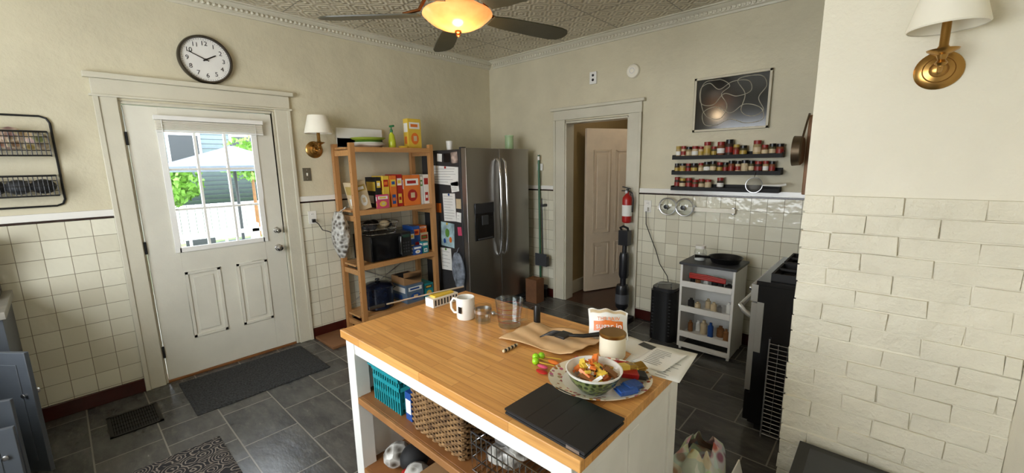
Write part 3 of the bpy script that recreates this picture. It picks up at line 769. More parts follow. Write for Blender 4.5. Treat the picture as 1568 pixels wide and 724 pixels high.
# ---------- floor things
def mat_(name,x0,x1,y0,y1,m,h=.012):
    b=B(name);random.seed(2)
    def f(u,v): return (x0+(x1-x0)*u,y0+(y1-y0)*v,h+random.uniform(-.002,.003) if 0<u<1 and 0<v<1 else h*.5)
    b.box(x0,x1,y0,y1,.0005,h*.5,m);b.sheet(f,60,80,m);return b.done()
mrug=pm('charcoal_rug_pile',(56,57,58),.95,var=.4,sc=300,bump=.9)
mat_('door_mat',.09,.70,-3.48,-2.60,mrug)
def pattern_rug():
    N=NT('patterned_rug_pile');g=N.n('ShaderNodeNewGeometry').outputs['Position']
    v=N.n('ShaderNodeTexVoronoi',feature='F1');v.inputs['Scale'].default_value=13;N.l(g,v.inputs['Vector'])
    r=N.math('SINE',N.math('MULTIPLY',v.outputs['Distance'],34));f=N.ramp(N.math('ADD',r,N.math('MULTIPLY',N.noise(g,60,3),.8)),.6,1.4)
    N.l(N.mix(f,lin((32,31,34)),lin((140,130,120))),N.p.inputs['Base Color']);N.p.inputs['Roughness'].default_value=.95
    N.l(N.bump(N.noise(g,300,2),.6,.004),N.p.inputs['Normal']);return N.m
mat_('patterned_rug',1.06,1.95,-4.5,-3.44,pattern_rug(),.01)
b=B('floor_vent')
x0,x1,y0,y1=.275,.585,-3.89,-3.635;mv=pm('vent_metal',(30,27,25),.4,.5,.05)
for q in ((x0,x1,y0,y0+.02),(x0,x1,y1-.02,y1),(x0,x0+.02,y0,y1),(x1-.02,x1,y0,y1)): b.box(*q,0.0005,.006,mv)
b.box(x0+.02,x1-.02,y0+.02,y1-.02,.0004,.001,pm('vent_dark',(6,6,6),.8,var=0))
for i in range(17): yy=y0+.025+i*.0125;b.box(x0+.02,x1-.02,yy,yy+.005,.001,.005,mv)
for i in range(1,5): xx=x0+.02+i*.054;b.box(xx-.003,xx+.003,y0+.02,y1-.02,.001,.0055,mv)
b.done()
# ---------- cart
def cart():
    x0,x1,y0,y1=2.68,3.10,-.46,-.10;b=B('kitchen_cart');t=.018
    b.box(x0,x0+t,y0,y1,.03,.75,M_white);b.box(x1-t,x1,y0,y1,.03,.75,M_white);b.box(x0,x1,y1-.01,y1,.03,.75,M_white)
    b.box(x0-.01,x1+.01,y0-.01,y1,.75,.77,M_dgray)
    for z in (.12,.345,.56):
        b.box(x0+t,x1-t,y0+.01,y1-.01,z,z+.012,M_white);b.box(x0+t,x1-t,y0,y0+.014,z,z+.05,M_white)
    b.box(x0+t,x1-t,y0,y0+.014,.03,.07,M_white)
    for x in (x0+.01,x1-.03):
        for y in (y0+.02,y1-.04): b.box(x,x+.02,y,y+.02,0,.03,M_white)
    b.done(bev=.002)
    b=B('cart_groceries');random.seed(4)
    for z,hh,cols in ((.1325,.13,[M_blue,M_skin,M_dwood,M_dwood,M_paper]),(.3575,.09,[M_silver,M_blackm,M_skin,M_paper]),(.5725,.06,[M_blackm,M_dwood,M_paper])):
        x=x0+.04
        while x<x1-.07:
            r=random.uniform(.018,.03);h=hh*random.uniform(.7,1)
            m=random.choice(cols);x+=r
            b.lathe([(0,0),(r,0),(r,h*.75),(r*.5,h*.85),(r*.5,h),(0,h)],m,(x,y0+.10+random.uniform(-.01,.09),z+.0005),seg=14);x+=r+.012
    b.done()
    b=B('red_sausage_packet')
    for i in range(3): b.tube([(x0+.06,y0+.05,.640+i*.014),(x0+.2,y0+.04,.642+i*.014),(x0+.34,y0+.055,.634+i*.010)],.011,M_red,8)
    b.done()
    b=B('glass_jar');c=(2.78,-.30,.7705)
    b.lathe([(0,0),(.045,0),(.05,.01),(.05,.08),(.038,.10),(.038,.11)],M_glass,c,seg=28);b.lathe([(0,.002),(.044,.004),(.046,.05),(0,.055)],M_paper,c,seg=24);b.lathe([(.041,.10),(.041,.125),(0,.128)],M_whiteg,c,seg=24);b.done()
    b=B('cast_iron_skillet');c=(2.97,-.27,.7705);mi=pm('cast_iron',(18,18,20),.45,.3,.05,.2,80)
    b.lathe([(0,0),(.10,0),(.125,.045),(.13,.047),(.128,.05),(.12,.048),(.097,.008),(0,.008)],mi,c,seg=40)
    b.tube([(c[0]-.10,c[1]-.07,.815),(c[0]-.15,c[1]-.11,.82),(c[0]-.2,c[1]-.135,.822)],[.012,.01,.014],mi,8);b.done()
cart()
b=B('air_purifier');x0,x1,y0,y1=2.39,2.62,-.42,-.14
ox=[( .115*math.copysign(abs(math.cos(t))**.5,math.cos(t))+(x0+x1)/2,.13*math.copysign(abs(math.sin(t))**.5,math.sin(t))+(y0+y1)/2) for t in [i*2*pi/40 for i in range(40)]]
b.prism(ox,0,.46,M_black);ox2=[((x-(x0+x1)/2)*.92+(x0+x1)/2,(y+.28)*.92-.28) for x,y in ox];b.prism(ox2,.46,.49,pm('purifier_top',(40,41,44),.25,var=0))
for i in range(12): b.box(x0+.03,x1-.03,y0+.014,y0+.018,.06+i*.03,.068+i*.03,M_dgray)
b.tube([(2.45,-.36,.49),(2.45,-.36,.52),(2.55,-.3,.52),(2.55,-.3,.49)],.006,M_silver)
b.done(bev=.006)
b=B('purifier_power_cord');b.box(2.155,2.185,-.055,-.022,1.125,1.16,M_white);b.tube([(2.17,-.05,1.13),(2.18,-.06,1.0),(2.24,-.05,.85),(2.28,-.04,.75),(2.33,-.05,.62),(2.42,-.08,.52),(2.46,-.1,.40),(2.47,-.12,.2)],.004,M_black,6);b.done()
# ---------- stove
def stove():
    x0,x1,y0,y1=3.42,4.08,-1.29,-.53;b=B('gas_range');me=pm('black_enamel',(16,16,18),.2,var=.02);mst=pm('range_trim',(176,174,168),.3,.6,0)
    b.box(x0,x1,y0,y1,.05,.90,me);b.box(x0-.01,x1,y0-.003,y1+.003,.90,.925,me);b.box(x0+.03,x1-.03,y0+.03,y1-.03,0,.05,M_black)
    b.box(x0-.035,x0,y0,y1,.80,.90,mst);b.box(x0-.03,x0,y0+.003,y1-.003,.25,.79,mst);b.box(x0-.034,x0-.03,y0+.1,y1-.1,.35,.65,M_black);b.box(x0-.028,x0,y0+.003,y1-.003,.06,.24,me)
    b.box(x0,x0+.035,y0-.004,y0,.50,.80,mst)
    for i in range(5): b.lathe([(.022,0),(.02,-.02),(.014,-.03),(0,-.03)],M_chrome,(x0-.035,y0+.1+i*.14,.85),ax='x',seg=18)
    b.tube([(x0-.03,y0+.03,.70),(x0-.07,y0+.015,.73),(x0-.085,y0+.012,.76),(x0-.085,y1-.02,.76),(x0-.07,y1-.02,.73),(x0-.03,y1-.03,.70)],.015,mst,10)
    for i in range(2):
        for j in range(2):
            cx=x0+.18+i*.29;cy=y0+.2+j*.36
            b.lathe([(0,.94),(.035,.94),(.05,.93),(.05,.925)],M_blackm,(cx,cy,0),seg=20)
            b.box(cx-.13,cx+.13,cy-.006,cy+.006,.955,.968,M_blackm);b.box(cx-.006,cx+.006,cy-.16,cy+.16,.955,.968,M_blackm)
            for s in (-1,1): b.box(cx-.13,cx+.13,cy+s*.155-.006,cy+s*.155+.006,.925,.968,M_blackm);b.box(cx+s*.125-.006,cx+s*.125+.006,cy-.16,cy+.16,.925,.968,M_blackm)
    b.done(bev=.003)
    b=B('cooling_rack')
    xa,xb,ya=3.50,3.64,-1.315
    for x in (xa,xb): b.cyl((x,ya,.0),(x,ya+.012,.60),.004,M_silver)
    for i in range(22): z=.02+i*.0265;b.cyl((xa,ya+.02*z*.6,z),(xb,ya+.02*z*.6,z),.0018,M_silver,seg=6)
    for x in (xa+.045,xa+.09): b.cyl((x,ya,.02),(x,ya+.01,.58),.002,M_silver,seg=6)
    b.done()
stove()
b=B('cutting_board');mbw=pm('board_wood',(150,104,62),.5,var=.12);b.box(3.41,3.62,-.045,-.02,1.33,1.92,mbw);b.cyl((3.50,-.045,1.94),(3.50,-.02,1.94),.035,mbw);b.cyl((3.50,-.06,1.95),(3.50,0,1.95),.006,M_black);b.done(bev=.006)
b=B('hanging_saucepan');mpan=pm('aged_pan_metal',(120,104,84),.38,.8,.1);b.lathe([(0,0),(.095,0),(.105,-.01),(.11,-.06),(.106,-.06),(.10,-.012),(.0,-.006)],mpan,(3.41,-.16,1.66),ax='x',seg=40)
b.tube([(3.40,-.16,1.76),(3.41,-.12,1.86),(3.415,-.07,1.93)],.007,mpan,8);b.cyl((3.415,-.08,1.925),(3.415,-.046,1.925),.004,M_black);b.done()
# ---------- island
IX0,IX1,IY0,IY1=2.20,3.44,-3.15,-2.42
def island():
    b=B('kitchen_island')
    b.box(IX0,IX1,IY0,IY1,.865,.90,M_butch)
    px=.065
    for x in (IX0+.015,):
        for y in (IY0+.015,IY1-.015-px): b.box(x,x+px,y,y+px,0,.865,M_white)
    b.box(IX1-.035-px,IX1-.035,IY0+.015,IY0+.015+px,0,.865,M_white);b.box(IX1-.035-px,IX1-.035,IY1-.015-px,IY1-.015,0,.865,M_white)
    b.box(IX0+.08,IX1-.1,IY0+.022,IY0+.042,.80,.865,M_white);b.box(IX0+.08,IX1-.1,IY1-.042,IY1-.022,.0+.1,.865,M_white)
    b.box(IX0+.022,IX0+.042,IY0+.08,IY1-.08,.08,.865,M_white)
    b.box(IX1-.055,IX1-.043,IY0+.08,IY1-.08,.06,.865,M_white)
    b.box(IX1-.045,IX1-.036,IY0+.08,IY1-.08,.78,.865,M_white);b.box(IX1-.045,IX1-.036,IY0+.08,IY1-.08,.06,.16,M_white)
    ym=(IY0+IY1)/2;b.box(IX1-.045,IX1-.036,ym-.03,ym+.03,.16,.78,M_white)
    for z in (.60,.25):
        b.box(IX0+.042,IX1-.055,IY0+.03,IY1-.042,z-.025,z,M_dwood);b.box(IX0+.08,IX1-.1,IY0+.016,IY0+.03,z-.03,z,pm('shelf_wood_edge',(156,108,62),.5,var=.1))
    b.done(bev=.0025)
island()
ZS1=.6005;ZS2=.2505;T=.9005
def tealbasket():
    b=B('plastic_basket');x0,x1,y0,y1=2.33,2.55,-3.09,-2.80;h=.16
    b.box(x0+.01,x1-.01,y0+.01,y1-.01,ZS1,ZS1+.004,M_teal)
    for z in (0,.05,.10,h-.018):
        o=.012*(1-z/h);a=(x0+o,x1-o,y0+o,y1-o);t=.004;zz=ZS1+z;hh=.018
        b.box(a[0],a[1],a[2],a[2]+t,zz,zz+hh,M_teal);b.box(a[0],a[1],a[3]-t,a[3],zz,zz+hh,M_teal);b.box(a[0],a[0]+t,a[2],a[3],zz,zz+hh,M_teal);b.box(a[1]-t,a[1],a[2],a[3],zz,zz+hh,M_teal)
    n=11
    for i in range(n+1):
        x=x0+.008+(x1-x0-.022)*i/n
        b.box(x,x+.008,y0+.006,y0+.01,ZS1,ZS1+h,M_teal);b.box(x,x+.008,y1-.01,y1-.006,ZS1,ZS1+h,M_teal)
    for i in range(n+3):
        y=y0+.008+(y1-y0-.022)*i/(n+2);b.box(x0+.006,x0+.01,y,y+.008,ZS1,ZS1+h,M_teal);b.box(x1-.01,x1-.006,y,y+.008,ZS1,ZS1+h,M_teal)
    b.box(x0-.008,x1+.008,y0-.008,y0+.004,ZS1+h,ZS1+h+.008,M_teal);b.box(x0-.008,x1+.008,y1-.004,y1+.008,ZS1+h,ZS1+h+.008,M_teal);b.box(x0-.008,x0+.004,y0,y1,ZS1+h,ZS1+h+.008,M_teal);b.box(x1-.004,x1+.008,y0,y1,ZS1+h,ZS1+h+.008,M_teal)
    b.done()
    b=B('basket_towels')
    for i,m in enumerate((M_dgray,M_red,M_blue)): b.sph((2.39+.05*i,-2.94,ZS1+.105),.045,m,(.7,1.8,1.1),14)
    b.done()
tealbasket()
def wicker():
    N=NT('wicker');g=N.n('ShaderNodeTexCoord').outputs['Object']
    n=N.noise(g,40,4);N.l(N.mix(N.ramp(n,.3,.7),lin((84,60,38)),lin((166,130,86))),N.p.inputs['Base Color']);N.p.inputs['Roughness'].default_value=.6
    mw=N.m;b=B('wicker_basket');x0,x1,y0,y1=2.635,2.945,-3.10,-2.80;h=.225;rows=22
    b.box(x0+.012,x1-.012,y0+.012,y1-.012,ZS1,ZS1+h-.01,pm('wicker_dark',(50,34,22),.8,var=.1))
    for r in range(rows):
        z=ZS1+.006+r*h/rows;P=[];per=[]
        def edge(a,c,n):
            return [(a[0]+(c[0]-a[0])*i/n,a[1]+(c[1]-a[1])*i/n) for i in range(n)]
        c=[(x0+.01,y0+.01),(x1-.01,y0+.01),(x1-.01,y1-.01),(x0+.01,y1-.01)]
        for k in range(4): per+=edge(c[k],c[(k+1)%4],32)
        cx,cy=(x0+x1)/2,(y0+y1)/2
        for i,(x,y) in enumerate(per):
            o=.0042*(1 if (i//2+r)%2 else -1)
            nx=0 if abs(y-c[0][1])<1e-6 or abs(y-c[2][1])<1e-6 else math.copysign(1,x-cx);ny=math.copysign(1,y-cy) if nx==0 else 0
            P.append((x+nx*o,y+ny*o,z+random.uniform(-.001,.001)))
        b.tube(P,.005,mw,6,closed=True)
    b.tube([(x0,y0,ZS1+h),(x1,y0,ZS1+h),(x1,y1,ZS1+h),(x0,y1,ZS1+h)],.011,mw,8,closed=True)
    b.done()
wicker()
b=B('blue_box');b.box(2.575,2.615,-3.08,-2.85,ZS1,ZS1+.12,M_blue);b.box(2.578,2.612,-3.081,-3.08,ZS1+.03,ZS1+.09,M_paper);b.done(bev=.002)
def wirebin():
    b=B('wire_storage_basket');x0,x1,y0,y1=2.99,3.27,-3.10,-2.8;h=.14
    for z in (0,.05,.1,h):
        b.tube([(x0,y0,ZS1+.004+z),(x1,y0,ZS1+.004+z),(x1,y1,ZS1+.004+z),(x0,y1,ZS1+.004+z)],.003,M_chrome,6,closed=True)
    for i in range(13):
        x=x0+(x1-x0)*i/12;b.tube([(x,y0,ZS1+h+.004),(x,y0,ZS1+.003),(x,y1,ZS1+.003),(x,y1,ZS1+h+.004)],.0018,M_chrome,5)
    b.done()
    b=B('plastic_packets');random.seed(8)
    for i in range(9): b.sph((random.uniform(3.04,3.22),random.uniform(-3.05,-2.86),ZS1+.05+random.uniform(0,.06)),.04,random.choice([mpb,M_silver,M_dgray,mpb]),(1.1,1.1,.8),10)
    b.done()
wirebin()
b=B('lower_shelf_pantry');random.seed(12)
b.sph((2.38,-3.02,ZS2+.055),.055,mpb,(1,1.2,1));b.sph((2.46,-2.98,ZS2+.06),.06,M_blackm,(1,1.2,1));b.sph((2.55,-3.03,ZS2+.05),.05,mpb,(1.2,1.1,1));b.sph((2.50,-3.05,ZS2+.03),.03,M_red)
b.box(2.63,2.78,-3.07,-2.9,ZS2,ZS2+.13,M_card);b.box(2.64,2.77,-3.0715,-3.07,ZS2+.04,ZS2+.1,M_paper)
b.lathe([(0,0),(.05,0),(.05,.13),(.04,.14),(.04,.16),(0,.16)],M_dgray,(2.86,-3.03,ZS2),seg=20);b.lathe([(0,0),(.05,0),(.05,.11),(.04,.12),(.04,.14),(0,.14)],M_red,(2.98,-3.03,ZS2),seg=20)
b.box(3.05,3.25,-3.07,-2.9,ZS2,ZS2+.15,M_paper);b.box(3.07,3.23,-3.0715,-3.07,ZS2+.05,ZS2+.12,M_blue)
b.done(bev=.003)
# ----- on the island
b=B('sponge_holder');b.box(2.235,2.30,-2.72,-2.56,T,T+.045,M_whiteg);b.box(2.245,2.29,-2.70,-2.58,T+.0455,T+.055,M_yellow)
for i in range(8): b.box(2.2999,2.3015,-2.71+i*.019,-2.70+i*.019,T+.008,T+.038,M_dgray)
b.done(bev=.003)
b=B('knife_sharpener_rod');b.tube([(2.205,-2.92,T+.055),(2.26,-2.66,T+.062),(2.30,-2.52,T+.066)],[.004,.004,.005],M_silver,8)
b.tube([(2.204,-2.93,T+.054),(2.19,-3.0,T+.052)],.008,M_black,8);b.done()
def mug():
    b=B('coffee_mug');c=(2.52,-2.70,T)
    b.lathe([(0,0),(.038,0),(.042,.006),(.043,.10),(.041,.102),(.038,.1),(.037,.008),(0,.008)],M_whiteg,c,seg=36)
    a=math.radians(205);d=(math.cos(a),math.sin(a))
    b.tube([(c[0]+d[0]*r,c[1]+d[1]*r,T+z) for r,z in ((.04,.085),(.06,.09),(.073,.07),(.072,.04),(.058,.022),(.04,.022))],.0055,M_whiteg,8)
    b.box(c[0]-.0,c[0]+.02,c[1]-.0445,c[1]-.0425,T+.035,T+.065,M_black);b.done()
mug()
b=B('shot_glass');b.lathe([(0,0),(.035,0),(.04,.075),(.038,.075),(.033,.01),(0,.01)],M_glass,(2.615,-2.68,T),seg=28)
b.lathe([(.0392,.045),(.0402,.06)],M_silver,(2.615,-2.68,T),seg=28);b.done()
b=B('measuring_cup');c=(2.74,-2.64,T)
b.lathe([(0,0),(.045,0),(.048,.005),(.062,.12),(.060,.121),(.046,.008),(0,.006)],M_glass,c,seg=36);b.lathe([(.0475,.002),(.049,.006)],M_silver,c,seg=36)
b.tube([(c[0]+.061,c[1]+.01,T+.105),(c[0]+.095,c[1]+.01,T+.1),(c[0]+.09,c[1]+.01,T+.05),(c[0]+.054,c[1]+.01,T+.035)],.006,M_glass,8)
for z in (.03,.05,.07,.09): b.lathe([(.0485+.0135*z/.12,z),(.0488+.0135*z/.12,z+.0015)],M_red,c,seg=36)
b.done()
b=B('pepper_grinder');b.lathe([(0,0),(.014,0),(.015,.01),(.015,.085),(.012,.095),(0,.1)],M_black,(2.835,-2.565,T),seg=20);b.done()
b=B('metal_whisk');b.tube([(2.60,-2.60,T+.01),(2.68,-2.57,T+.012),(2.72,-2.56,T+.014)],.004,M_silver,6);b.sph((2.60,-2.60,T+.012),.011,M_silver);b.done()
b=B('brown_paper_bag')
def kf(u,v):
    x=2.80+.33*u+.03*v;y=-2.77+.21*v+.04*u
    z=T+.003+.012*abs(math.sin(5*u+2*v))*(.3+v)+.005*abs(math.sin(9*v+4*u))
    if u>.85: z+=(u-.85)*.1
    return (x,y,z)
b.sheet(kf,34,22,M_kraft);b.done(sol=.0008,ang=25)
b=B('serving_fork')
b.tube([(3.15,-2.57,T+.050),(3.10,-2.61,T+.042),(3.05,-2.635,T+.040)],[.010,.008,.006],M_black,8)
b.box(3.01,3.055,-2.675,-2.615,T+.035,T+.043,M_black)
for i in range(5): b.tube([(3.02,-2.67+i*.012,T+.04),(2.98,-2.69+i*.013,T+.04),(2.955,-2.695+i*.013,T+.026)],.003,M_black,6)
b.done(bev=.001)
b=B('beaded_pen')
for i in range(9): b.sph((2.905+.0*i,-2.85+i*.009,T+.007),.0065,M_black if i%2 else M_skin,(1,1,1),10)
b.done()
b=B('lollipops')
for k,(x,y) in enumerate(((3.035,-2.82),(3.055,-2.845),(3.045,-2.80))):
    b.sph((x,y,T+.014),.013,pm('lime_candy',(150,210,30),.2,var=.05),(1,1,1),14);b.tube([(x,y,T+.012),(x+.06,y+.02+.01*k,T+.004)],.002,M_yellow,6)
b.done()
b=B('taffy_pieces');b.sph((3.11,-2.88,T+.007),.012,M_red,(2,1,.5));b.sph((3.10,-2.80,T+.007),.012,M_orange,(2.0,1,.5));b.sph((3.09,-2.85,T+.007),.010,M_pink,(2.2,1,.5));b.done()
b=B('receipts')
def rc(x0,y0,w,h,a,k,m,curl=0):
    M=TR(x0,y0,T+.0006+k*.0012,0,0,a)
    def f(u,v):
        p=M@Vector((w*(u-.5),h*(v-.5),curl*max(0,u-.6)**2+.0012*math.sin(7*u)*(1 if k else 0)));return tuple(p)
    b.sheet(f,12,6,m)
rc(3.37,-2.53,.20,.25,6,0,M_paper);rc(3.27,-2.49,.18,.12,-12,1,M_paper);rc(3.37,-2.52,.12,.19,-6,2.6,M_paper,.03)
for j in range(10): b.box(3.33,3.33+random.uniform(.04,.07),-2.585+j*.013,-2.583+j*.013,T+.0052,T+.0055,M_ink)
for j in range(8): b.box(3.40,3.40+random.uniform(.02,.05),-2.64+j*.016,-2.6385+j*.016,T+.0022,T+.0026,M_ink)
b.box(3.26,3.34,-2.475,-2.44,T+.0036,T+.0040,M_black,R=Matrix.Rotation(-.2,3,'Z'));b.done(sol=.0003)
def sugar():
    b=B('sugar_packet');M=TR(3.15,-2.505,T,-28,0,34)@Matrix.Scale(.9,4)
    b.M=M
    def f(u,v):
        w=.088*(1-.06*math.sin(pi*v));return ((u-.5)*2*w,-.032*math.sin(pi*u)*math.sin(pi*min(1,v*1.02))**.5,.002+.125*v+.014*math.sin(2*u+v)*v+.004*math.sin(17*u)*v*v)
    def g(u,v):
        p=f(u,v);return (p[0],-p[1]*.5,p[2])
    b.sheet(f,20,12,M_paper);b.sheet(g,20,12,M_paper)
    b.sheet(lambda u,v:(lambda p:(p[0],p[1]-.0012,p[2]))(f(.05+u*.9,.04+v*.16)),14,4,pm('check_print',(150,140,120),.5,var=.5,sc=300))
    b.sheet(lambda u,v:(lambda p:(p[0],p[1]-.0012,p[2]))(f(.12+u*.76,.30+v*.30)),14,4,M_orange)
    b.sheet(lambda u,v:(lambda p:(p[0],p[1]-.0012,p[2]))(f(.05+u*.9,.86+v*.1)),14,4,M_skin)
    e=b.done()
    text('sugar in',M@Matrix(((1,0,0,0),(0,0,-1,-.0385),(0,1,0,.060),(0,0,0,1))),.036,M_paper,e,.0012)
    text('THE RAW',M@Matrix(((1,0,0,0),(0,0,-1,-.0365),(0,1,0,.092),(0,0,0,1))),.022,M_orange,e,.0012)
sugar()
b=B('candle_jar');c=(3.228,-2.615,T+.0045)
b.lathe([(0,0),(.044,0),(.047,.006),(.047,.080),(.045,.082),(.043,.07),(0,.07)],pm('cream_candle_jar',(240,232,208),.3,var=.03),c,seg=36);b.lathe([(.0472,.078),(.0485,.082),(.0485,.088),(.045,.091),(0,.092)],M_brass,c,seg=36);b.done()
PC=(3.285,-2.80)
def platter():
    N=NT('floral_china');g=N.n('ShaderNodeTexCoord').outputs['Object'];v=N.n('ShaderNodeTexVoronoi');v.inputs['Scale'].default_value=55;N.l(g,v.inputs['Vector'])
    f=N.ramp(v.outputs['Distance'],.42,.34);hs=N.mix(.75,v.outputs['Color'],lin((176,70,58)))
    N.l(N.mix(f,lin((232,224,204)),hs),N.p.inputs['Base Color']);N.p.inputs['Roughness'].default_value=.15
    b=B('oval_platter');b.M=TR(PC[0],PC[1],T,0,0,47);
    b.lathe([(0,.0),(.085,.0),(.1,.006),(.10,.007),(0,.005)],M_whiteg,seg=48,sx=1.22)
    b.lathe([(.10,.007),(.134,.018),(.137,.019),(.135,.015),(.10,.004),(.085,0)],N.m,seg=48,sx=1.22);b.done()
    mg=vorprint('green_leaf_print',(38,54,30),(112,122,74),80,0,.2,0,.35,.75)
    b=B('candy_bowl');c=(3.300,-2.862,T+.0075)
    b.lathe([(0,0),(.04,0),(.045,.004),(.072,.036),(.084,.062)],mg,c,seg=44);b.lathe([(.084,.062),(.087,.069),(.083,.0695),(.07,.045),(.04,.012),(0,.01)],M_whiteg,c,seg=44);b.done()
    b=B('wrapped_candies');random.seed(31)
    for i in range(34):
        a=random.uniform(0,2*pi);r=random.uniform(0,.054);m=random.choice([M_orange,M_yellow,M_orange,M_paper,M_yellow,M_dwood,M_orange])
        b.M=TR(c[0]+r*math.cos(a),c[1]+r*math.sin(a),T+.054+random.uniform(0,.03)-r*.15,random.uniform(-40,40),random.uniform(-40,40),random.uniform(0,360))
        b.box(-.02,.02,-.009,.009,-.005,.005,m)
        if i%3==0: b.box(-.012,.008,-.004,.004,.005,.0056,M_ink if m!=M_dwood else M_yellow)
        for s in (-1,1): b.prism([(s*.02,-.003),(s*.028,-.010),(s*.028,.010),(s*.02,.003)],-.001,.001,m)
    b.M=Matrix();b.done(bev=.003)
    b=B('candy_bars')
    gold=pm('gold_foil',(190,150,70),.25,.8,.15,.4,60);random.seed(6)
    for (x,y,z,rz,ry,m,L) in ((3.345,-2.72,.03,55,-8,gold,.055),(3.365,-2.75,.035,40,8,M_black,.05),(3.335,-2.755,.05,60,5,gold,.05),(3.395,-2.795,.026,80,10,M_blue,.032),(3.395,-2.83,.026,60,0,M_blue,.03),(3.32,-2.71,.03,20,0,M_red,.04),(3.19,-2.80,.022,100,0,M_skin,.03),(3.20,-2.755,.03,60,12,M_red,.03)):
        b.M=TR(x,y,T+z,random.uniform(-10,20),ry,rz);b.box(-L,L,-.016,.016,-.008,.008,m);b.box(-L*.6,L*.5,-.0165,.0165,-.0085,.0085,random.choice([M_yellow,M_red,M_paper]) if m!=M_blue else M_blue)
        for s in (-1,1): b.box(s*L-.006,s*L+.006,-.018,.018,-.0015,.0015,m)
    b.M=Matrix();b.done(bev=.004)
platter()
b=B('tablet_case');b.M=TR(3.312,-3.04,T,0,0,-2);mtb=pm('tablet_cover',(26,27,30),.42,var=.1)
b.box(-.135,.135,-.093,.093,0,.006,M_blackm);b.box(-.132,.132,-.090,.090,.006,.012,M_dgray);b.box(-.136,.136,-.094,.094,.012,.018,mtb);b.box(.08,.12,-.094,-.088,.004,.014,M_silver)
for i in (-.06,.0,.06): b.box(i-.001,i+.001,-.092,.092,.018,.0183,M_black)
b.done(bev=.003)
# ---- right of island
b=B('grocery_bag');mbag=vorprint('printed_bag',(150,60,44),(206,200,190),16,.25,.5,.4,.25,.4)
b.M=TR(3.42,-2.16,0)
def bag(u,v):
    t=u*2*pi;k=(.8+.25*math.sin(pi*v*.8)+.07*math.sin(5*t+3*v)*v)*(1 if v<.85 else 1-(v-.85)*3)
    return (.09*k*math.copysign(abs(math.cos(t))**.6,math.cos(t)),.13*k*math.copysign(abs(math.sin(t))**.6,math.sin(t)),.38*v+.02*math.sin(7*t)*v)
b.sheet(bag,48,16,mbag);b.box(-.06,.06,-.09,.09,0,.31,mbag)
b.done(ang=60)
b=B('paper_carton');b.box(3.555,3.66,-2.30,-2.05,0,.24,M_paper);b.box(3.56,3.655,-2.29,-2.06,.241,.242,M_card)
b.box(3.555,3.56,-2.30,-2.05,.24,.31,M_paper,R=Matrix.Rotation(-.25,3,'Y'));b.box(3.60,3.65,-2.25,-2.1,.242,.30,M_card,R=Matrix.Rotation(.2,3,'Y'));b.done(bev=.002)
b=B('storage_bin');b.box(3.75,4.03,-2.35,-1.90,0,.385,M_black);b.box(3.74,4.04,-2.36,-1.89,.385,.405,M_black);b.box(3.78,4.0,-2.32,-1.93,.4055,.409,M_dgray);b.done(bev=.012,seg=3)
b=B('paper_notebook');b.box(3.82,3.98,-2.3,-2.1,.4095,.42,M_kraft);b.done(bev=.002)
# ---- left base cabinets with doors ajar
def cabinet():
    b=B('base_cabinet');g=M_gray
    b.box(.025,.60,-5.28,-4.18,.09,.86,g);b.box(.026,.54,-5.26,-4.2,0,.09,M_black)
    ct=pm('countertop',(150,146,136),.3,var=.1,sc=60);b.box(.025,.63,-5.28,-4.165,.86,.90,ct)
    b.box(.60,1.6,-5.28,-4.56,.09,.86,g);b.box(.63,1.6,-5.28,-4.54,.86,.90,ct);b.box(.6,1.58,-5.26,-4.6,0,.09,M_black)
    def leaf(x,y,a,w,z0,z1):
        b.M=TR(x,y,0,0,0,a);b.box(0,w,-.01,.01,z0,z1,g);b.box(.05,w-.05,-.014,-.01,z0+.06,z1-.06,g)
        b.lathe([(.006,.01),(.006,.022),(.015,.03),(.012,.04),(0,.042)],M_silver,(w-.035,0,(z0+z1)/2+.1),ax='y',seg=16)
        b.lathe([(.006,-.01),(.006,-.02),(.012,-.025),(0,-.03)],M_silver,(w-.035,0,(z0+z1)/2+.1),ax='y',seg=16)
    leaf(.61,-4.40,40,.46,.13,.76);leaf(.98,-4.545,66,.42,.12,.62);leaf(1.22,-4.545,76,.40,.12,.56)
    b.M=Matrix();b.lathe([(.006,0),(.006,.012),(.015,.02),(.012,.03),(0,.032)],M_silver,(.60,-4.25,.77),ax='x',seg=16)
    b.done(bev=.003)
    b=B('coffee_maker');b.box(.08,.30,-4.45,-4.2,.9005,.93,M_black);b.box(.08,.16,-4.45,-4.2,.93,1.22,M_black);b.box(.08,.30,-4.45,-4.2,1.15,1.24,M_black)
    b.lathe([(0,.932),(.06,.932),(.07,.98),(.06,1.06),(.04,1.08)],M_glass,(.235,-4.325,0),seg=24);b.done(bev=.008)
cabinet()
